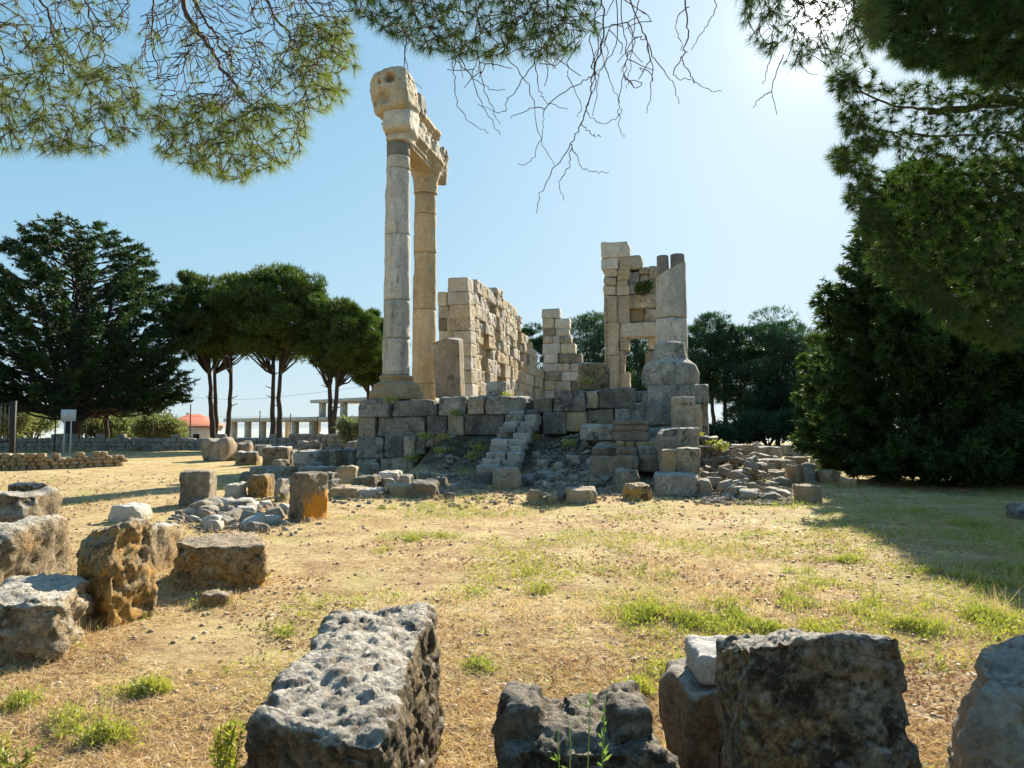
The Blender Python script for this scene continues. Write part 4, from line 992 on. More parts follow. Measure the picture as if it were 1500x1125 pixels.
# --- drystone walls
def drystone(name, label, pts, h, seed, rs=.28, mat='drywall', thick=.4):
    mb = MB(); r = np.random.default_rng(seed); pts = np.asarray(pts, float); seg = np.diff(pts, axis=0); ln = np.linalg.norm(seg, axis=1); tot = ln.sum()
    z = 0; 
    shapes = [rockV(1, 1, 1, seed+i, .3, 8, .05, 0, 1.3, .24, .32) for i in range(8)]
    while z < h:
        hh = rs*r.uniform(.55, .9); t = r.uniform(0, .2)
        while t < tot:
            L = rs*r.uniform(.7, 1.7); k = np.searchsorted(np.cumsum(ln), t+L/2); k = min(k, len(ln)-1)
            u = (t+L/2-(np.cumsum(ln)[k]-ln[k]))/ln[k]; c = pts[k]+seg[k]*u; ang = math.atan2(seg[k][1], seg[k][0])
            if z+hh < h*r.uniform(.86, 1.12):
                V, Q = shapes[int(r.integers(8))]; V = V*np.array([L*.98, thick*r.uniform(.9, 1.15), hh*1.02]); V = rotz(V, ang)
                mb.add(V+np.array([c[0], c[1], z+float(ground_h(c[0], c[1]))-.04]), [Q])
            t += L
        z += hh*.96
    c0 = np.array([*pts[0], 0])
    return tag(mb.build(name, M[mat], smooth=True, loc=c0), label, 'wall')
drystone('drystone_wall', 'long dark drystone boundary wall running behind the big tree and the pines', [(-36, 45.5), (-24.5, 46), (-15, 46.6), (-5.5, 47.6)], 1.02, 3, .42)
drystone('drystone_wall', 'drystone boundary wall stretch behind the rear pines by the concrete building', [(-22, 54), (-6, 54)], .75, 13, .42)
drystone('drystone_wall', 'short low drystone wall at the left edge ending in the dry grass', [(-19.2, 24.6), (-16.4, 25.6), (-15.0, 27.6)], .66, 5, .24, 'tan')

# gravel between the rubble: too fine to count
r_ = np.random.default_rng(31); U_, Qp = rockV(1, .8, .6, 78, .3, 7, .06, 0, 1.3, .45, .4)
G_ = []
for n_, f_ in [(1500, lambda: (r_.uniform(1028, 1160), r_.uniform(690, 742))), (1900, lambda: (r_.uniform(780, 960), r_.uniform(634, 725))), (900, lambda: (r_.uniform(628, 712), r_.uniform(642, 712))), (700, lambda: (r_.normal(345, 42), r_.normal(760, 9))), (900, lambda: (r_.uniform(1062, 1235), r_.uniform(664, 700))), (800, lambda: (r_.uniform(480, 1060), r_.normal(724, 9)))]:
    for _ in range(n_):
        px, py = f_(); q = Z(px, py, 0)
        if py < 716 and px < 960: q = np.array([(px-750)/F*21.5, np.interp(py, [636, 725], [23.8, 17.8]), 0.]); q[0] *= q[1]/21.5
        hh = .30*max(0, 1-((px-1088)/60)**2)*max(0, 1-((py-716)/22)**2) if px > 1028 else 0
        q[2] = float(ground_h(q[0], q[1]))+hh*r_.uniform(.2, 1)-.01; G_.append(q)
G_ = np.array(G_); s_ = r_.uniform(.03, .11, len(G_)); an_ = r_.uniform(0, 6.28, len(G_)); ca, sa = np.cos(an_)[:, None], np.sin(an_)[:, None]
W_ = U_[None]*s_[:, None, None]*r_.uniform(.7, 1.3, (len(G_), 1, 3)); V = np.stack([W_[..., 0]*ca-W_[..., 1]*sa, W_[..., 0]*sa+W_[..., 1]*ca, W_[..., 2]], -1)+G_[:, None]
tag(mesh_np('gravel', V.reshape(-1, 3), [(Qp[None]+np.arange(len(G_))[:, None, None]*len(U_)).reshape(-1, 4)], M['rubble']), kind='stuff')
# ---------------------------------------------------------------- trees
def pine(label, crown, Yt, topz, botz, rx, trunks, seed, group, mat='pine', name='pine_tree', nclump=74, dens=1.0, tuft=.30, low=False):
    """crown = px of the crown's centre; trunks = [(px base, px top)]"""
    r = np.random.default_rng(seed); cx = P(crown, 600, Yt)[0]
    base = np.array([P(trunks[0][0], 600, Yt)[0], Yt, 0.]); t = thing(name, label, 'pine tree', tuple(base), group)
    ctr = np.array([cx, Yt, botz+(topz-botz)*.45])
    # clump centres fill a dome
    cl = []
    while len(cl) < nclump:
        p = r.uniform(-1, 1, 3); 
        if p[0]**2+p[1]**2+max(p[2], -p[2]*(.9 if not low else .5))**2 > 1 : continue
        if np.linalg.norm(p) < .35 and r.random() < .7: continue
        up = (topz-ctr[2]); dn_ = ctr[2]-botz
        cl.append(ctr+np.array([p[0]*rx*.86, p[1]*rx*.86, p[2]*(up*.86 if p[2] > 0 else dn_*.9)]))
    cl = np.array(cl)
    wood = MB(); tops = []
    for (pb_, pt_) in trunks:
        b = np.array([P(pb_, 600, Yt)[0], Yt+r.uniform(-.6, .6), -.1]); q = np.array([P(pt_, 600, Yt)[0], Yt+r.uniform(-.4, .4), botz+(ctr[2]-botz)*.9])
        mid = (b+q)/2+np.array([r.uniform(-.25, .25), 0, 0]); path = smooth_path([b, b+(mid-b)*.5+np.array([r.uniform(-.1, .1), 0, 0]), mid, q], 12, .03, r)
        r0 = .17+.04*r.random(); tube(wood, path, np.linspace(r0*1.25, r0*.55, 12), 8); tops.append(path)
        # broken side stubs
        for s in range(3):
            k = int(r.integers(5, 10)); a_ = path[k]; an_ = r.uniform(0, 6.28); tube(wood, [a_, a_+np.array([math.cos(an_)*.6, math.sin(an_)*.4, .25])], [.05, .02], 5)
    for c in cl:
        pth = tops[int(np.argmin([abs(tp[-1][0]-c[0]) for tp in tops]))]; k = int(r.integers(8, 12)); a_ = pth[k]
        m_ = a_+(c-a_)*.5+np.array([0, 0, -.15*np.linalg.norm(c-a_)*r.random()])
        tube(wood, smooth_path([a_, m_, c], 6, .05, r), np.linspace(.085, .025, 6), 5)
    wood.build('trunk', M['bark'], t, loc=tuple(base))
    C = []; D = []
    for c in cl:
        n = int(150*dens*r.uniform(.7, 1.3)); R_ = rx*(.34 if low else .25)*r.uniform(.6, 1.35)
        d = r.normal(size=(n, 3)); d /= np.linalg.norm(d, axis=1, keepdims=True)
        rad = R_*(.55+.45*r.random(n)**.5)[:, None]
        p = c+d*rad*np.array([1, 1, .5]); C.append(p); D.append(d*.8+np.array([0, 0, .65]))
    C = np.concatenate(C); D = np.concatenate(D)
    mb = MB(); V, T_ = blades(C, D, 6, tuft, tuft*.20, .55, r, bj=tuft*.25); mb.add(V, [T_])
    mb.build('crown', M[mat], t, loc=tuple(base))
    return t
PG = 'umbrella pines left of the temple'
pine('umbrella pine with two leaning trunks, nearest the big dark tree', 298, 55, 14.0, 6.7, 3.6, [(318,298),(329,335)], 1, PG)
pine('umbrella pine in the left row, highest of the clump, its twin trunks close together', 402, 54, 14.0, 6.6, 4.6, [(397,396),(406,413)], 2, PG, nclump=110)
pine('slim umbrella pine filling the gap between the two broad left crowns', 345, 57, 14.2, 7.2, 3.3, [(316,312)], 3, PG)
pine('lower umbrella pine left of the tall columns with a dark forked trunk', 492, 52, 11.2, 5.2, 3.2, [(489,496),(484,480)], 4, PG)
pine('small umbrella pine partly hidden by the tall column', 548, 56, 11.2, 4.6, 2.5, [(541,536),(546,552)], 5, PG)
BG = 'pines behind the temple'
pine('tall pine behind the broken right column with two bare trunks', 1050, 62, 12.3, 3.4, 3.4, [(1049,1044),(1060,1062)], 6, BG, 'pineR', nclump=56, low=True)
pine('broad pine with a crown reaching low, right of the twin trunked pine', 1145, 60, 12.0, .6, 4.6, [(1139,1139)], 7, BG, 'pineR', nclump=95, low=True, dens=1.1)
pine('pine seen between the far wall fragment and the doorway', 868, 70, 13.6, 2.0, 3.7, [(868,868)], 8, BG, 'pineR', nclump=60, low=True)
pine('pine top peeping over the far end of the left wall', 780, 74, 13.0, 3.0, 2.4, [(780,780)], 9, BG, 'pineR', nclump=40, low=True)
pine('pine seen through the opening of the ruined doorway', 938, 66, 11.4, .6, 3.4, [(938,940)], 10, BG, 'pineR', nclump=64, low=True)
pine('pale green young pine half hidden by the big cypress', 1206, 50, 9.0, .8, 1.7, [(1206,1206)], 11, BG, 'pine', nclump=40, low=True)

def spray_tree(name, label, base, H, prof, seed, mats, nb=150, spray=.32, per=16, droop=.2, trunk_r=.3, cat='tree', group=None, zlow=0., up=.5, lump=.2, blade_n=9, bw=.16, extra_trunks=0, squash=1., u0=.28, hmin=.04):
    """conifer built of upswept boughs carrying flat sprays; prof(t) = crown radius at height fraction t"""
    r = np.random.default_rng(seed); base = np.array(base, float); t = thing(name, label, cat, tuple(base), group)
    wood = MB(); path = smooth_path([base+np.array([0, 0, -.1]), base+np.array([r.uniform(-.1, .1), 0, H*.35]), base+np.array([0, 0, H*.93])], 14, .03, r)
    tube(wood, path, np.linspace(trunk_r, .04, 14), 9)
    for e in range(extra_trunks):
        a_ = r.uniform(0, 6.28); tp = base+np.array([math.cos(a_)*H*.16, math.sin(a_)*H*.16, H*r.uniform(.6, .8)])
        tube(wood, smooth_path([base+np.array([0, 0, H*.10]), base+np.array([math.cos(a_)*H*.06, math.sin(a_)*H*.06, H*.28]), tp], 8, .04, r), np.linspace(trunk_r*.55, .04, 8), 7)
    C = []; D = []; off = r.uniform(0, 50)
    for b in range(nb):
        tz = zlow+(1-zlow)*(b+r.random())/nb; an_ = b*2.399963+r.uniform(-.3, .3)
        R_ = prof(tz)*(1+lump*float(noise(np.array([[math.cos(an_)*1.6+off, math.sin(an_)*1.6, tz*7]]), 1)[0])*1.6)*r.uniform(.82, 1.08)
        if R_ < .1: continue
        h0 = max(hmin, tz-up*R_/H*.55)
        a_ = base+np.array([0, 0, H*h0]); dv = np.array([math.cos(an_), math.sin(an_)*squash, 0])
        e = base+dv*R_+np.array([0, 0, H*tz-droop*R_*.3]); m_ = (a_+e)/2+np.array([0, 0, -.10*R_*r.uniform(0, 1)])
        pth = smooth_path([a_, m_, e], 9, .03*R_, r)
        tube(wood, pth, np.linspace(.012*R_+.03, .008, 9), 4)
        nsp = int(per*max(.6, R_))
        for s in range(nsp):
            u = r.uniform(u0, 1.0)**.8; k = u*8; i = int(min(k, 7)); p = pth[i]+(pth[i+1]-pth[i])*(k-i)
            side = np.array([-dv[1], dv[0], 0])*r.choice([-1, 1])
            d = dv*.7+side*r.uniform(.1, 1.0)+np.array([0, 0, r.uniform(-.25, .6)-droop]); d /= np.linalg.norm(d)
            L = spray*(1.7-u)*r.uniform(.6, 1.3)
            for q in np.linspace(.15, 1, max(3, int(L/.13))):
                C.append(p+d*L*q+r.normal(0, .03, 3)); D.append(d+np.array([0, 0, -droop*.5*q]))
    wood.build('trunk', M['bark'], t, loc=tuple(base))
    C = np.array(C); D = np.array(D); mb = MB()
    V, T_ = blades(C, D, blade_n, spray*.62, spray*bw, .48, r); mb.add(V, [T_])
    mb.build('foliage', M[mats], t, loc=tuple(base))
    return t
# big dark tree on the left, boughs open underneath
b0 = P(104, 655, 47); 
spray_tree('cedar_tree', 'big broad dark conifer standing left behind the white sign', (b0[0], 47, 0), 15.3,
  lambda t: float(np.interp(t, [0, .2, .26, .4, .6, .75, .88, .96, 1], [0, 5.2, 7.2, 7.7, 7.2, 6.0, 4.4, 3.0, 1.4])), 31, 'cypL', nb=270, spray=.46, per=6.2, droop=.18, trunk_r=.55, cat='conifer', zlow=.24, up=1.0, u0=.44, hmin=.15, lump=.09, blade_n=6, bw=.17, extra_trunks=5)
b0 = P(156, 640, 50)
spray_tree('cypress_tree', 'slim tree with a bare straight stem under the right side of the big dark conifer', (b0[0], 50, 0), 9.5,
  lambda t: float(np.interp(t, [0, .3, .4, .7, 1], [0, .0, 1.8, 1.8, .5])), 33, 'cypL', nb=70, spray=.5, per=6, trunk_r=.2, cat='tree', zlow=.32, up=.9)
# large cypress on the right with its neighbour
spray_tree('cypress_tree', 'dense dark cypress reaching the ground in front, nearest to the fallen blocks', (12.0, 20.8, 0), 9.4,
  lambda t: float(np.interp(t, [0, .05, .2, .4, .6, .8, .93, 1], [.0, 2.7, 3.1, 3.05, 2.6, 1.75, .9, .15])), 41, 'cyp', nb=420, spray=.30, per=19, droop=.12, trunk_r=.25, cat='cypress', zlow=.03, up=.8, lump=.25, blade_n=7, bw=.15)
spray_tree('cypress_tree', 'second dark cypress close on the right, merging with the first', (16.2, 20.2, 0), 9.0,
  lambda t: float(np.interp(t, [0, .05, .2, .4, .6, .8, .93, 1], [.0, 3.0, 3.4, 3.2, 2.9, 2.1, 1.2, .15])), 43, 'cyp', nb=330, spray=.34, per=13, droop=.12, trunk_r=.25, cat='cypress', zlow=.02, up=.8, lump=.22, blade_n=6, bw=.17)
spray_tree('cypress_tree', 'third dark cypress behind the other two at the right edge', (19.5, 26, 0), 10.,
  lambda t: float(np.interp(t, [0, .05, .2, .4, .6, .8, .93, 1], [.0, 3.4, 4.0, 3.8, 3.2, 2.4, 1.4, .2])), 45, 'cyp', nb=240, spray=.4, per=9, droop=.12, trunk_r=.25, cat='cypress', zlow=.02, up=.8, lump=.2, blade_n=6, bw=.18)

# bushes: pale olives beyond the wall, dark scrub behind the right ruins
def bush(name, label, px, Yb, w_, h_, mat, seed, group=None, cat='bush', n=900, L=.22, z0=.1):
    r = np.random.default_rng(seed); b = np.array([P(px, 640, Yb)[0], Yb, float(ground_h(P(px, 640, Yb)[0], Yb))]); t = thing(name, label, cat, tuple(b), group)
    wood = MB(); C = []; D = []
    k = max(5, int(w_*3))
    for i in range(k):
        a_ = r.uniform(0, 6.28); c = b+np.array([math.cos(a_)*w_*.36*r.random()**.5, math.sin(a_)*w_*.3*r.random()**.5, h_*r.uniform(.35, .8)])
        tube(wood, smooth_path([b+np.array([0, 0, -.05]), (b+c)/2+r.normal(0, .1, 3), c], 5), np.linspace(.07, .02, 5), 5)
        m_ = n//k; d = r.normal(size=(m_, 3)); d /= np.linalg.norm(d, axis=1, keepdims=True); C.append(c+d*np.array([w_*.2, w_*.2, h_*.25])*r.random((m_, 1))**.4); D.append(d+np.array([0, 0, .4]))
    wood.build('stem', M['bark'], t, loc=tuple(b)); C = np.concatenate(C); D = np.concatenate(D)
    C[:, 2] = np.maximum(C[:, 2], b[2]+z0*.5)
    mb = MB(); V, Q = leaves(C, D, 5, L, L*.35, .6, r, bj=L*.4); mb.add(V, [Q]); mb.build('leaves', M[mat], t, loc=tuple(b))
OG = 'pale olive trees beyond the drystone wall'
for i, (px, w_, h_, lab) in enumerate([(8, 4, 3.2, 'pale olive tree behind the black iron gate'), (48, 4.6, 3.3, 'pale olive tree between the iron gate and the white sign'), (150, 4.5, 2.9, 'pale olive tree right behind the trunk of the big dark conifer'), (190, 4.2, 2.6, 'pale olive tree left of the red roofed house'), (232, 4.4, 2.5, 'pale olive tree screening the left part of the red roofed house')]):
    bush('olive_tree', lab, px, 56+i % 2*3, w_, h_, 'olive', 60+i, OG, 'olive tree', n=1500, L=.30)
bush('olive_tree', 'small olive tree between the concrete building and the podium corner', 516, 44, 1.9, 1.9, 'olive', 70, None, 'olive tree', n=900, L=.24)
for i, (px, w_, h_, lab) in enumerate([(1085, 5, 1.9, 'dark scrub bush at the foot of the twin trunked pine'), (1125, 5, 2.6, 'dark scrub bush under the broad background pine'), (1170, 5, 2.8, 'dark scrub bush beside the pale green young pine'), (1036, 4, 1.5, 'dark scrub bush just right of the right-hand pier')]):
    bush('scrub_bush', lab, px, 56-i, w_, h_, 'pineR', 80+i, 'dark scrub behind the right ruins', 'bush', n=1500, L=.3)
bush('wall_plant', 'tuft of green plant rooted high in the ruined doorway front', 942, 32.0, .6, .5, 'pine', 90, None, 'plant', n=160, L=.16)
o = bpy.data.objects['wall_plant']; o.location = Vector(P(943, 430, 31.9))

# ---------------------------------------------------------------- overhanging pines
def bough(parent, loc, roots, tips, seed, needles=True, frac=1.0, r0=.018, tuft_n=3, blade_n=13, NL=.088, NW=.0026, matn='needle', sag=.12, jit=.012, back=.35, rt=.0028):
    """twigs grow from the limbs 'roots' to the tip points, each joining the nearest branch already grown"""
    r = np.random.default_rng(seed); tw = MB(); nodes = []; nrad = []
    for pth, ra in roots:
        s_ = smooth_path(pth, 26, .01, r); tube(tw, s_, np.linspace(ra, ra*.35, 26), 6); nodes += list(s_); 
    N = np.array(nodes); tips = np.asarray(tips, float)
    d0 = np.min(np.linalg.norm(tips[:, None]-N[None], axis=2), axis=1); order = np.argsort(d0)
    C = []; D = []
    for ti in order:
        T = tips[ti]; v = T-N; dist = np.linalg.norm(v, axis=1); cost = dist+.9*np.maximum(0, v[:, 2]+.03)+(dist < .10)*1.0
        k = int(np.argmin(cost)); A = N[k]; L = dist[k]; 
        side = r.normal(0, 1, 3); side[2] = 0; m1 = A+(T-A)*.4+side*.10*L+np.array([0, 0, sag*L*r.uniform(-.3, 1)]); m2 = A+(T-A)*.75+side*.05*L
        n = max(5, min(14, int(L/.05))); pth = smooth_path([A, m1, m2, T], n, jit*.5*min(1, L), r)
        tube(tw, pth, np.linspace(min(.006, rt+.006*L), rt, n), 3, cap=False)
        N = np.concatenate([N, pth[1:]])
        if needles and r.random() < frac:
            dirn = (pth[-1]-pth[-2]); dirn /= np.linalg.norm(dirn)+1e-9
            for q in range(tuft_n):
                f = 1-back*q/max(1, tuft_n)*r.uniform(.5, 1.2); kk = max(0, min(n-1.001, f*(n-1))); i = int(kk); C.append(pth[i]+(pth[i+1]-pth[i])*(kk-i)); D.append(dirn*.75)
    tw.build('twigs', M['barkl'], parent, loc=loc)
    if C:
        mb = MB(); V, T_ = blades(np.array(C), np.array(D), blade_n, NL, NW, .5, r); mb.add(V, [T_]); mb.build('needles', M[matn], parent, loc=loc)
def tipcloud(n, poly_fn, seed, Yr):
    r = np.random.default_rng(seed); out = []
    while len(out) < n:
        px, py, wgt = poly_fn(r)
        if r.random() < wgt: out.append(P(px, py, r.uniform(*Yr)))
    return np.array(out)
def inpoly(x, y, pl):
    c = False; j = len(pl)-1
    for i in range(len(pl)):
        if (pl[i][1] > y) != (pl[j][1] > y) and x < (pl[j][0]-pl[i][0])*(y-pl[i][1])/(pl[j][1]-pl[i][1])+pl[i][0]: c = not c
        j = i
    return c
def polyf(pl, wf=lambda x, y: 1):
    xs_ = [p[0] for p in pl]; ys_ = [p[1] for p in pl]
    def f(r):
        x = r.uniform(min(xs_), max(xs_)); y = r.uniform(min(ys_), max(ys_)); return x, y, (wf(x, y) if inpoly(x, y, pl) else 0)
    return f
# left pine, trunk outside to the left
L0 = (-6.5, 3.2, 0)
lp = thing('pine_tree', 'overhanging pine whose two sunlit boughs hang into the upper left', 'pine tree', L0)
mb = MB(); tube(mb, smooth_path([(-6.5, 3.2, -.1), (-6.4, 3.3, 2.5), (-6.0, 3.6, 5.2), (-5.6, 3.8, 7.5)], 14), np.linspace(.26, .12, 14), 10); mb.build('trunk', M['bark'], lp, loc=L0)
def limb(parent, loc, pts, r0, r1, n=16): mb = MB(); tube(mb, smooth_path(pts, n, .012), np.linspace(r0, r1, n), 7); mb.build('limb', M['bark'], parent, loc=loc)
limb(lp, L0, [(-6.3, 3.35, 3.6), (-5.2, 4.0, 5.0), (-4.2, 4.4, 5.4), P(160, -70, 4.7)], .07, .03)
limb(lp, L0, [(-6.2, 3.4, 4.2), (-4.6, 4.3, 5.9), (-3.2, 4.8, 5.6), P(262, -30, 4.9)], .08, .03)
A_ = [(-30,70),(40,60),(120,70),(200,90),(212,160),(200,200),(150,222),(60,225),(-30,215)]
tips = tipcloud(420, polyf(A_, lambda x, y: .35+.65*(y > 100)), 3, (4.3, 5.2))
bough(lp, L0, [([P(-20, -70, 4.7), P(50, -20, 4.7), P(82, 60, 4.7), P(95, 110, 4.7)], .012), ([P(110, -60, 4.6), P(130, 20, 4.7), P(160, 100, 4.7)], .010), ([P(-60, -60, 4.8), P(-10, 40, 4.8), P(10, 100, 4.8)], .01)], tips, 4)
tips = tipcloud(380, polyf([(-30,-60),(200,-60),(190,40),(120,110),(-30,60)]), 31, (4.3, 5.2))
bough(lp, L0, [([P(-20, -80, 4.7), P(100, -60, 4.7), P(180, -60, 4.7)], .012)], tips, 41, frac=.3)
B_ = [(205,170),(235,225),(290,250),(350,268),(400,250),(440,225),(455,180),(500,150),(522,95),(505,20),(430,40),(380,110),(320,150),(260,130)]
tips = tipcloud(640, polyf(B_, lambda x, y: .25+.75*(y > 150 or x > 440)), 5, (4.4, 5.4))
bough(lp, L0, [([P(240, -60, 4.9), P(275, 20, 4.9), P(312, 80, 4.9), P(360, 150, 4.9)], .024), ([P(300, -60, 4.8), P(380, -10, 4.9), P(430, 60, 4.9), P(460, 110, 4.9)], .013), ([P(230, -40, 4.9), P(222, 60, 4.9), P(240, 140, 4.9)], .008)], tips, 6)
tips = tipcloud(1000, polyf([(205,20),(300,-50),(520,-50),(520,60),(480,120),(400,150),(330,170),(250,160),(200,110)]), 55, (4.4, 5.4))
bough(lp, L0, [([P(240, -60, 4.9), P(300, 30, 4.9), P(340, 90, 4.9)], .014), ([P(380, -60, 4.8), P(430, -10, 4.9), P(480, 30, 4.9)], .010)], tips, 56, frac=.10, tuft_n=2)
# middle pine, trunk behind the camera
L1 = (1.6, -2.6, 0)
mp = thing('pine_tree', 'overhanging pine whose needled bough and bare twigs hang down along the top centre', 'pine tree', L1)
mb = MB(); tube(mb, smooth_path([(1.6, -2.6, -.1), (1.5, -2.4, 2.5), (1.3, -2., 5.0), (1.2, -1.6, 7.5)], 14), np.linspace(.28, .12, 14), 10); mb.build('trunk', M['bark'], mp, loc=L1)
limb(mp, L1, [(1.35, -2.1, 4.6), (1.0, .4, 5.6), (.7, 2.8, 5.6), P(880, -140, 4.4), P(700, -80, 4.5), P(560, -60, 4.6)], .09, .02, 24)
limb(mp, L1, [(1.3, -2.0, 5.0), (2.0, 1., 5.9), (2.3, 3.4, 5.6), P(1180, -90, 5.0), P(1250, -40, 5.1)], .08, .015, 24)
C_ = [(505,-10),(520,20),(545,35),(590,60),(640,82),(700,86),(760,80),(800,90),(850,70),(875,40),(870,-20),(700,-40),(520,-40)]
tips = tipcloud(620, polyf(C_), 7, (4.1, 4.9))
bough(mp, L1, [([P(500, -70, 4.5), P(600, -60, 4.5), P(700, -60, 4.5), P(880, -80, 4.5)], .014), ([P(760, -60, 4.5), P(800, 0, 4.5), P(830, 40, 4.5)], .008)], tips, 8, frac=.85, matn='needled')
bare = [
 [(886,-60),(882,0),(884,55),(868,110),(862,150),(850,182),(835,215),(810,250),(792,282),(786,312)],
 [(838,212),(832,245),(820,268),(826,294)], [(836,212),(850,240),(862,250),(892,253)],[(852,180),(868,196),(880,200)],
 [(868,112),(838,128),(800,156),(797,180),(790,212),(776,238),(758,240)], [(800,158),(775,160),(748,174)],
 [(920,-60),(922,0),(945,50),(960,90),(985,120),(993,152)], [(945,50),(955,100),(952,140),(946,166)],
 [(1012,-60),(1004,0),(1008,50),(1000,82),(1012,110),(1028,128),(1058,135)], [(1000,82),(988,110),(1012,118),(1016,120)],
 [(1010,10),(990,30),(1000,70),(1008,78)],[(1040,-40),(1048,10),(1030,45),(1012,72)],
 [(668,40),(666,90),(668,130),(672,160),(690,180),(716,196)], [(660,60),(688,110),(705,150),(722,180),(732,198)],[(700,60),(706,120),(722,160),(732,182)],
 [(594,40),(592,90),(598,112),(618,130)], [(590,30),(594,80),(598,128)],
 [(800,60),(770,110),(745,145),(735,165),(700,152)],[(640,60),(680,100),(712,128),(740,132)],
 [(905,-40),(912,40),(918,90),(908,140),(905,176),(914,202)],[(880,60),(890,110),(905,140),(908,150)],[(898,-20),(905,60),(880,105),(868,170)],
 [(865,50),(872,120),(860,160),(880,182),(905,170),(912,160)],[(850,60),(830,100),(850,150),(846,170)],
 [(940,-30),(930,30),(925,90),(918,130)],[(780,80),(790,130),(800,150),(832,160)],[(740,80),(775,130),(790,200),(812,242)],[(880,0),(872,40),(892,80),(870,112)]]
mb = MB()
for i, pl in enumerate(bare):
    Yb = 4.4+((i*7) % 5)*.06; path = smooth_path([P(x, y, Yb) for x, y in pl], len(pl)*5, .006); tube(mb, path, np.linspace(.0058 if i in (0, 6, 8) else .0036, .0019, len(path)), 4)
mb.build('bare_twig', M['barkl'], mp, loc=L1)
tips = np.array([P(x, y, 4.5+rng.uniform(-.3, .3)) for x, y in [(rng.uniform(640, 960), rng.uniform(20, 130)) for _ in range(110)]])
bough(mp, L1, [([P(640, -60, 4.5), P(800, -40, 4.5), P(1000, -60, 4.5)], .01)], tips, 9, needles=False)
D_ = [(1078,0),(1090,40),(1110,75),(1160,95),(1210,98),(1250,85),(1290,70),(1300,-30),(1080,-40)]
tips = tipcloud(420, polyf(D_), 10, (4.7, 5.5))
bough(mp, L1, [([P(1120, -70, 5), P(1150, -20, 5), P(1190, 30, 5)], .012), ([P(1200, -70, 5), P(1240, -20, 5), P(1260, 30, 5)], .012)], tips, 11, frac=.8, matn='needled')
mb = MB()
for pl in [[(1135,70),(1124,100),(1119,124)],[(1148,80),(1136,110),(1131,135),(1138,168)],[(1131,134),(1112,145),(1103,158)],[(1170,86),(1182,106),(1198,108)]]:
    tube(mb, smooth_path([P(x, y, 5.) for x, y in pl], 12, .004), np.linspace(.004, .0022, 12), 4)
mb.build('bare_twig', M['barkl'], mp, loc=L1)
# right pine, trunk outside to the right
L2 = (9.6, 8.2, 0)
rp = thing('pine_tree', 'large overhanging pine filling the upper right with dark dense boughs', 'pine tree', L2)
mb = MB(); tube(mb, smooth_path([(9.6, 8.2, -.1), (9.5, 8.3, 3), (9.3, 8.4, 6), (9.0, 8.4, 10)], 14), np.linspace(.32, .14, 14), 10); mb.build('trunk', M['bark'], rp, loc=L2)
limb(rp, L2, [(9.5, 8.3, 3.6), (8.4, 8.2, 4.4), P(1500, 150, 8.0), P(1420, 160, 8.0), P(1360, 165, 8.0)], .08, .03, 18)
limb(rp, L2, [(9.5, 8.3, 2.8), (8.2, 8.4, 3.4), P(1500, 290, 8.4), P(1400, 280, 8.4), P(1310, 272, 8.4)], .07, .02, 18)
limb(rp, L2, [(9.4, 8.3, 5.2), (8., 7.4, 6.4), P(1500, -40, 7.2), P(1380, 10, 7.0), P(1300, 40, 7.0)], .08, .02, 18)
E1 = [(1262,0),(1275,60),(1330,90),(1400,112),(1450,120),(1530,118),(1530,-60),(1262,-60)]
bough(rp, L2, [([P(1530, -40, 7), P(1400, 0, 7), P(1300, 30, 7)], .03), ([P(1540, 60, 7), P(1440, 60, 7), P(1350, 50, 7)], .02)], tipcloud(1150, polyf(E1), 12, (6.2, 8.2)), 13, tuft_n=4, blade_n=20, NL=.13, NW=.008, matn='needlex', rt=.003)
E2 = [(1222,95),(1260,85),(1300,120),(1360,120),(1440,115),(1530,120),(1530,240),(1400,235),(1320,235),(1270,230),(1230,180),(1218,130)]
bough(rp, L2, [([P(1500, 150, 8), P(1400, 160, 8), P(1290, 150, 8), P(1240, 110, 8)], .02), ([P(1500, 190, 8), P(1380, 200, 8), P(1290, 190, 8)], .015)], tipcloud(520, polyf(E2, lambda x, y: .25+.75*((x-1220)/280)), 14, (7.2, 8.9)), 15, tuft_n=3, blade_n=16, NL=.11, NW=.006, matn='needled', rt=.003)
E3 = [(1222,235),(1240,215),(1285,250),(1330,240),(1420,235),(1530,230),(1530,500),(1440,510),(1380,470),(1320,410),(1285,350),(1255,310),(1225,265)]
bough(rp, L2, [([P(1500, 290, 8.4), P(1400, 280, 8.4), P(1310, 272, 8.4), P(1230, 240, 8.4)], .02), ([P(1520, 350, 8.6), P(1420, 360, 8.6), P(1330, 340, 8.6)], .018), ([P(1530, 420, 8.8), P(1460, 430, 8.8), P(1410, 420, 8.8)], .015)], tipcloud(1150, polyf(E3, lambda x, y: .12+.88*min(1, max(0, (x-1230)/120))), 16, (7.4, 10.2)), 17, tuft_n=4, blade_n=18, NL=.13, NW=.009, matn='needlex', rt=.003)

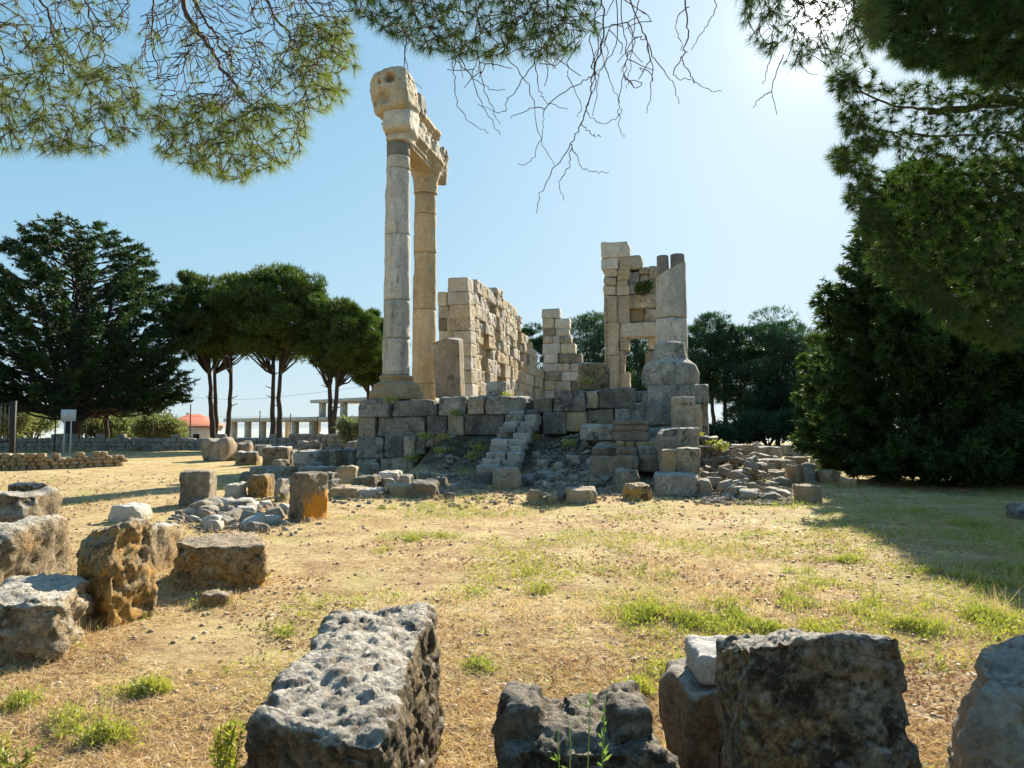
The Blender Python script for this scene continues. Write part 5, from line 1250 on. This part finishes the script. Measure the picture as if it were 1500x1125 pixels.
# ragged outer sprays of the right pine, each a little branch of its own outline
r_ = np.random.default_rng(55)
tp = []
for (x, y, rx_, ry_, n_) in [(1240,235,26,20,70),(1262,290,24,26,80),(1285,330,26,26,90),(1300,385,30,30,110),(1345,420,36,30,130),(1400,455,40,26,130),(1470,480,40,22,120),(1238,120,22,26,60),(1250,175,22,22,50),(1275,205,24,18,60)]:
    for k in range(n_): a_ = r_.uniform(0, 6.28); q_ = r_.random()**.6; tp.append(P(x+math.cos(a_)*rx_*q_, y+math.sin(a_)*ry_*q_, r_.uniform(7.4, 8.8)))
bough(rp, L2, [([P(1500, 300, 8.3), P(1380, 300, 8.2), P(1290, 330, 8.1), P(1262, 290, 8.0)], .012), ([P(1500, 380, 8.3), P(1420, 400, 8.2), P(1350, 400, 8.1)], .012), ([P(1400, 200, 8), P(1290, 190, 8), P(1250, 150, 8)], .01)], np.array(tp), 57, tuft_n=3, blade_n=13, NL=.11, NW=.0055, matn='needled', rt=.003)
# ---------------------------------------------------------------- far buildings, fence, gate, sign
def slab(mb, x0, x1, y0, y1, z0, z1, yaw=0, org=(0, 0)):
    U, Q = cube_grid(1, 1, 1); V = U*np.array([x1-x0, y1-y0, z1-z0])/2+np.array([(x0+x1)/2, (y0+y1)/2, (z0+z1)/2]); V = rotz(V, yaw)+np.array([org[0], org[1], 0]); mb.add(V, [Q])
o0 = P(338, 640, 104); bl_ = thing('concrete_building', 'unfinished open concrete building with flat slabs behind the pines', 'building', (o0[0], 104, 0)); yw = -.78
def pt(name, f, parent=bl_, mat='concrete'):
    mb = MB(); f(mb); return mb.build(name, M[mat], parent)
pt('roof_slab', lambda m: slab(m, -.3, 35, -1, 11, 2.25, 2.75, yw))
pt('upper_slab', lambda m: slab(m, 20.5, 35.2, 1.0, 10.5, 4.55, 4.95, yw))
pt('floor_slab', lambda m: slab(m, -.3, 35, -1, 11, -1.9, -1.5, yw))
for i, xx in enumerate([.8, 5.2, 9.6, 14.0, 18.4, 22.8, 27.2, 31.6, 34.2]):
    pt('pillar', lambda m: slab(m, xx, xx+.7, -.4, .3, -1.5, 2.25, yw))
    if i % 2 == 0: pt('pillar', lambda m: slab(m, xx, xx+.6, 8, 8.6, -1.5, 2.25, yw))
for xx in [21.6, 26.5, 31.5, 34.2]: pt('pillar', lambda m: slab(m, xx, xx+.7, 1.6, 2.2, 2.75, 4.55, yw))
pt('rear_wall', lambda m: slab(m, 19, 27, 9.6, 9.85, -1.5, 2.25, yw))
pt('block_wall', lambda m: slab(m, 29.4, 33.6, .5, .7, -1.5, .7, yw))
o1 = P(285, 640, 108); hs = thing('house', 'small pale house with a red tiled hipped roof behind the olives', 'house', (o1[0], 108, 0))
pt('wall', lambda m: slab(m, -3.4, 2.6, -2, 4, -1.6, 1.75), hs, 'plaster')
mb = MB(); V = np.array([(-4.0, -2.6, 1.7), (3.1, -2.6, 1.7), (3.1, 4.6, 1.7), (-4.0, 4.6, 1.7), (-1.4, 1, 3.5), (.4, 1, 3.5)]); mb.add(V, [np.array([[0, 1, 5, 4], [2, 3, 4, 5]]), np.array([[1, 2, 5], [3, 0, 4]])]); mb.add(V[:4]-np.array([0, 0, .12]), [np.array([[3, 2, 1, 0]])])
rf_ = mb.build('roof', M['rooftile'], hs)
f = pt('window', lambda m: slab(m, .7, 1.6, -2.05, -1.98, -.4, .5), hs, 'iron')
pt('sill', lambda m: slab(m, .6, 1.7, -2.14, -1.99, -.5, -.405), f, 'plaster')
pt('chimney', lambda m: slab(m, -2.3, -1.8, 2, 2.5, 2.4, 3.7), rf_, 'plaster')
# fence posts with wires
fp = [(80,602,655,44),(125,604,650,50),(224,608,645,50),(278,592,645,52),(380,602,645,54),(425,606,645,54),(465,610,648,54),(505,606,650,52)]
fl_ = ['behind the white sign', 'just right of the big conifer trunk', 'before the olive trees', 'in front of the red roofed house', 'left of the twin trunked pine', 'at the middle of the concrete building', 'right of the middle of the concrete building', 'at the right end of the concrete building']
for (px, yt, yb, Y), lb in zip(fp, fl_):
    b = P(px, yb, Y); q = P(px, yt, Y); mb = MB(); tube(mb, [(0, 0, -.2), (0, 0, q[2]-.0)], .035, 6); tube(mb, [(0, 0, q[2]-.25), (.05, -.05, q[2]-.02)], .02, 5)
    o = mb.build('fence_post', M['iron']); o.location = (b[0], Y, 0); tag(o, 'thin dark metal fence post '+lb, 'fence post', 'thin fence posts along the boundary')
mb = MB(); pts_ = [P(px, 622, Y) for px, yt, yb, Y in fp]
for dz in (-.9, 0, .6):
    for a_, b_ in zip(pts_, pts_[1:]): tube(mb, [a_+np.array([0, 0, dz]), (a_+b_)/2+np.array([0, 0, dz-.05]), b_+np.array([0, 0, dz])], .007, 4)
tag(mb.build('fence_wire', M['iron'], loc=tuple(pts_[0])), 'thin wires strung between the dark metal fence posts', 'wire')
mb = MB(); pw_ = [P(180, 572, 120), P(330, 585, 120), P(440, 578, 120), P(560, 562, 120)]; tube(mb, smooth_path(pw_, 20), .02, 4); 
tag(mb.build('power_line', M['iron'], loc=tuple(pw_[0])), 'thin power line crossing the sky under the left pine crowns', 'cable')
# iron gate at the left edge
g0 = P(0, 650, 30); gt = thing('iron_gate', 'black iron gate with upright bars at the left edge', 'gate', (g0[0]-1.2, 30, 0))
zt_ = zc(589, 30); zb_ = zc(648, 30)
mb = MB(); slab(mb, 1.62, 1.80, -.06, .06, -.1, zt_+.05); mb.build('gate_post', M['iron'], gt)
mb = MB(); slab(mb, -.8, 1.62, -.03, .03, zt_-.14, zt_-.03); slab(mb, -.8, 1.62, -.03, .03, zb_, zb_+.08); mb.build('rail', M['iron'], gt)
for i in range(14):
    mb = MB(); tube(mb, [(-.7+i*.17, 0, zb_), (-.7+i*.17, 0, zt_-.04)], .016, 6); mb.build('bar', M['iron'], gt)
# white sign on two posts
s0 = P(101, 655, 38); sg = thing('sign_board', 'faded white sign board on two white posts before the big dark conifer', 'sign', (s0[0], 38, 0))
q0 = P(90, 600, 38); q1 = P(111, 617, 38)
mb = MB(); slab(mb, q0[0]-s0[0], q1[0]-s0[0], -.03, .02, q1[2], q0[2]); mb.build('board', M['white'], sg)
for xx in (95, 104.5):
    q = P(xx, 612, 37.95); mb = MB(); tube(mb, [(q[0]-s0[0], -.045, -.1), (q[0]-s0[0], -.045, q1[2]+.06)], .035, 7); mb.build('post', M['white'], sg)
mb = MB()
for (a_, b_, c_, d_) in [(99, 603.5, 102.5, 606.5), (98.5, 608, 103, 609), (98.5, 610.5, 103, 611.5)]:
    w0 = P(a_, d_, 37.96); w1 = P(c_, b_, 37.96); slab(mb, w0[0]-s0[0], w1[0]-s0[0], -.037, -.031, w0[2], w1[2])
mb.build('faded_emblem', M['signink'], sg)

# ---------------------------------------------------------------- ground cover
r = np.random.default_rng(99)
def ground_pts(n, y0, y1, pw_=1.0, fn=None):
    """points on the ground, denser close by"""
    u = r.random(n); y = 1/(1/y0+(1/y1-1/y0)*u) if pw_ == 1 else (y0**-.0001+0)*0+y0*(y1/y0)**u
    x = y*r.uniform(-.80, .80, n); p = np.stack([x, y, ground_h(x, y)], 1)
    return p if fn is None else p[fn(p)]
bare_m = lambda p: (fbm(p*np.array([.9, .9, 0]), 4, 6)+.9*noise(p*np.array([3.3, 3.3, 0]), 2)*.5 > -.35)
C = ground_pts(90000, 2.6, 16, 1, bare_m); D = r.normal(size=(len(C), 3)); D[:, 2] = np.abs(D[:, 2])*.16+.04; D /= np.linalg.norm(D, axis=1, keepdims=True)
mb = MB(); V, T_ = blades(C, D, 2, .085, .0042, .25, r); V[:, 2] += .004; mb.add(V, [T_])
tag(mb.build('dry_grass', M['straw']), kind='stuff')
C = ground_pts(60000, 2.6, 14, 1, lambda p: (fbm(p*np.array([.6, .6, 0]), 4, 16) > -.05)); D = r.normal(size=(len(C), 3)); D[:, 2] = np.abs(D[:, 2])*.1+.03; D /= np.linalg.norm(D, axis=1, keepdims=True)
mb = MB(); V, T_ = blades(C, D, 2, .075, .0038, .25, r); V[:, 2] += .004; mb.add(V, [T_])
tag(mb.build('pine_litter', M['litter']), kind='stuff')
# upright dry tufts farther off
C = ground_pts(26000, 6, 40, 2, lambda p: (fbm(p*np.array([.5, .5, 0]), 4, 26) > .12) & ((faceY(p[:, 0])-p[:, 1] > 3.5) | (p[:, 0] < -5.6) | (p[:, 0] > 7.5))); D = np.tile([0, 0, 1.], (len(C), 1))
mb = MB(); V, T_ = blades(C, D, 4, .07, .008, .75, r, bj=.03); mb.add(V, [T_]); tag(mb.build('dry_grass_tufts', M['straw']), kind='stuff')
# clods and pebbles
C = ground_pts(2600, 2.8, 24, 2); U_, Qp = rockV(1, .8, .55, 77, .45, 6, .08, 0, 1.3, .42, .35)[0:2]
s_ = r.uniform(.006, .03, len(C))*(1+C[:, 1]*.06); an_ = r.uniform(0, 6.28, len(C))
ca, sa = np.cos(an_)[:, None], np.sin(an_)[:, None]; W_ = U_[None]*s_[:, None, None]*np.array([1, 1, 1]); X_ = W_[..., 0]*ca-W_[..., 1]*sa; Y_ = W_[..., 0]*sa+W_[..., 1]*ca
V = np.stack([X_, Y_, W_[..., 2]], -1)+(C-np.array([0, 0, .003]))[:, None]; Qs = (Qp[None]+np.arange(len(C))[:, None, None]*len(U_)).reshape(-1, 4)
tag(mesh_np('pebbles', V.reshape(-1, 3), [Qs], M['pebble']), kind='stuff')
# fallen leaves and bark bits
C = ground_pts(26000, 3, 22, 2, lambda p: fbm(p*np.array([.7, .7, 0]), 4, 36) > .12); D = r.normal(size=(len(C), 3)); D[:, 2] = np.abs(D[:, 2])*.35; D /= np.linalg.norm(D, axis=1, keepdims=True)
mb = MB(); sc_ = (.55+C[:, 1]*.05)
V, Q = leaves(C, D, 1, .05, .022, .2, r); V = V.reshape(-1, 4, 3); V = C[:, None]+(V-C[:, None])*sc_[:, None, None]; V[..., 2] += .006; mb.add(V.reshape(-1, 3), [Q]); tag(mb.build('leaf_litter', M['leaf']), kind='stuff')
# green patches placed where they grow
def patch(px, py, rx, ry, n):
    q = Z(px, py, 0); k = q[1]/F; sx = rx*k; sy = ry*k*q[1]/CH*.9
    a_ = r.uniform(0, 6.28, n); rr_ = np.abs(r.normal(0, .62, n)); x = q[0]+np.cos(a_)*rr_*sx; y = q[1]+np.sin(a_)*rr_*sy; p = np.stack([x, y, 0*x], 1)
    p = p[fbm(p*np.array([5., 5, 0])+3, 3, 5) > .0]; p[:, 2] = ground_h(p[:, 0], p[:, 1]); return p
GP = [(50,1085,70,26,1500),(215,1022,45,12,500),(150,1085,40,12,350),(15,1045,20,20,400),(640,785,42,6,500),(600,790,20,4,160),(560,806,10,5,90),(785,840,40,7,300),(800,866,40,7,300),
 (950,905,50,22,1200),(1010,915,40,16,700),(1080,905,40,22,900),(1150,885,60,18,1100),(1230,870,60,22,1100),(1130,930,120,14,1200),(1280,900,60,18,700),(1360,835,50,12,500),(1240,820,50,8,250),(1440,850,70,22,1500),(1440,910,60,30,1500),(1480,835,50,14,700),(1170,835,30,6,200),(1340,925,50,12,500),
 (700,975,24,8,160),(1000,985,50,14,350),(930,1010,30,12,200),(920,760,60,8,200),(1420,770,90,18,1200),(1350,750,60,10,500),(1480,790,60,14,600),(300,700,60,5,150),(420,672,30,4,200),(330,715,40,6,200),(80,740,60,8,250),(310,650,80,6,150),(260,800,50,10,120),(520,960,40,10,90),(700,870,100,30,150),(420,930,80,20,100),(1150,790,120,14,160),(560,745,100,12,260),(700,730,90,8,300)]
xw = r.uniform(-2, 8, 16000); yw_ = r.uniform(4.6, 15, 16000); pw2 = np.stack([xw, yw_, 0*xw], 1); pw2 = pw2[(fbm(pw2*np.array([.75, .75, 0])+9, 4, 71)+.05*(pw2[:, 0]-3) > .22)]; pw2[:, 2] = ground_h(pw2[:, 0], pw2[:, 1])
C = np.concatenate([patch(*g) for g in GP]+[pw2]); keep = r.random(len(C)) < .8; C = C[keep]; D = np.tile([0, 0, .8], (len(C), 1))
mb = MB(); V, Q = leaves(C, D, 6, .038, .013, .9, r, bj=.03); mb.add(V, [Q]); V, T_ = blades(C[::2], D[::2], 4, .08, .005, .55, r, bj=.03); mb.add(V, [T_])
tag(mb.build('green_ground_cover', M['grass']), kind='stuff')
C = np.concatenate([patch(1450, 850, 60, 40, 110), patch(1470, 900, 40, 30, 60)]); D = np.tile([-.1, 0, 1.], (len(C), 1))
mb = MB(); V, T_ = blades(C, D, 4, .26, .0045, .4, r, bj=.03); mb.add(V, [T_]); tag(mb.build('tall_dry_grass', M['straw']), kind='stuff')
# growth crowding the feet of the stones
C = []; Cg = []
for o in list(bpy.data.objects):
    if o.type != 'MESH' or o.parent or o.name.split('.')[0] not in ('boulder', 'rock', 'stone_block', 'standing_stone', 'stone_slab', 'capital_fragment', 'stump_stone', 'drystone_wall'): continue
    if o.name.startswith('drystone'): continue
    n_ = len(o.data.vertices); co = np.empty(n_*3, np.float32); o.data.vertices.foreach_get('co', co); W = co.reshape(-1, 3)+np.array(o.location)
    if W[:, 2].min() > .25 or W[:, 1].min() > 30: continue
    lo = W[W[:, 2] < W[:, 2].min()+.14]; k_ = min(len(lo), int(260*max(.3, min(2, (W[:, 0].max()-W[:, 0].min())))))
    sel = lo[r.integers(0, len(lo), k_)]; cen = lo.mean(0); d = sel-cen; d[:, 2] = 0; d /= np.maximum(np.linalg.norm(d, axis=1, keepdims=True), .01); p = sel+d*np.abs(r.normal(0, .05, (k_, 1))); p[:, 2] = ground_h(p[:, 0], p[:, 1])
    cl_ = fbm(p*np.array([2.5, 2.5, 0]), 3, 8) > -.1; C.append(p[cl_]); Cg.append(p[~cl_][::2])
C = np.concatenate(C); mb = MB(); V, T_ = blades(C, np.tile([0, 0, 1.], (len(C), 1)), 4, .10, .0045, .5, r, bj=.02); mb.add(V, [T_]); tag(mb.build('dry_grass_at_stones', M['straw']), kind='stuff')
C = np.concatenate(Cg); mb = MB(); V, Q = leaves(C, np.tile([0, 0, .9], (len(C), 1)), 5, .045, .014, .7, r, bj=.03); mb.add(V, [Q]); tag(mb.build('green_growth_at_stones', M['grass']), kind='stuff')
# little plants rooted in the podium joints and on the slopes
C = []
for (px, py, Yq) in [(668,606,24.6),(741,580,24.9),(810,604,24.2),(650,641,24.3),(700,655,23.4),(690,668,23.0),(645,660,23.6),(905,598,24.0),(930,600,23.2),(860,560,25.2),(1018,640,21.5),(1045,652,21.),(990,592,22.8),(780,640,23.),(624,640,24.3),(570,586,25.1),(600,672,24.6),(835,650,22.4),(960,655,19.6),(1056,655,20.5)]:
    q = P(px, py, Yq); C.append(q+r.normal(0, .12, (26, 3))*np.array([1, .5, .3]))
C = np.concatenate(C); mb = MB(); V, Q = leaves(C, np.tile([0, -.3, .8], (len(C), 1)), 6, .10, .035, .8, r, bj=.04); mb.add(V, [Q]); tag(mb.build('joint_growth', M['grass']), kind='stuff')
# single weeds
def weed(name, label, px, py, Y, H, mat, seed, nst=5, leafL=.03, n_leaf=26, spread=.12, cat='weed'):
    rr = np.random.default_rng(seed); q = P(px, py, Y); b = np.array([q[0], Y, 0.]); t = thing(name, label, cat, tuple(b))
    st_ = MB(); C = []; D = []
    for s in range(nst):
        e = b+np.array([rr.normal(0, spread)*H, rr.normal(0, spread)*H, H*rr.uniform(.7, 1.05)]); pth = smooth_path([b+rr.normal(0, .008, 3)*np.array([1, 1, 0]), (b+e)/2+rr.normal(0, .02, 3), e], 9, .003, rr); tube(st_, pth, np.linspace(.0035, .0015, 9), 4)
        for k in range(n_leaf): u = rr.uniform(.12, 1)*8; i = int(min(u, 7)); C.append(pth[i]+(pth[i+1]-pth[i])*(u-i)); a_ = rr.uniform(0, 6.28); D.append((math.cos(a_), math.sin(a_), .7))
    st_.build('stem', M['thistle'], t, loc=tuple(b)); mb = MB(); V, Q = leaves(np.array(C), np.array(D), 2, leafL, leafL*.28, .3, rr); mb.add(V, [Q]); mb.build('leaves', M[mat], t, loc=tuple(b))
weed('yellow_weed', 'bright yellow green weed growing left of the long craggy boulder', 331, 1100, 3.0, .39, 'weed', 3, nst=11, n_leaf=60, spread=.07, leafL=.032)
weed('thistle', 'spindly green thistle rising before the knobbed stone', 834, 1080, 2.28, .78, 'thistle', 5, nst=3, n_leaf=14, spread=.06, leafL=.035)
weed('thistle', 'slender green thistle right of the spindly one, before the knobbed stone', 872, 1080, 2.30, .74, 'thistle', 6, nst=2, n_leaf=14, spread=.04, leafL=.035)
weed('green_sprout', 'small green sprout at the foot of the long craggy boulder', 462, 1110, 2.02, .66, 'grass', 8, nst=3, n_leaf=16, spread=.04)
weed('green_weed', 'low leafy weed at the bottom left corner', 20, 1075, 3.3, .16, 'grass', 9, nst=9, n_leaf=20, spread=.4)
weed('dry_stalk', 'thin dark stalk standing in the green patch on the right', 1279, 870, 6.6, .26, 'thistle', 10, nst=1, n_leaf=4, spread=.03)
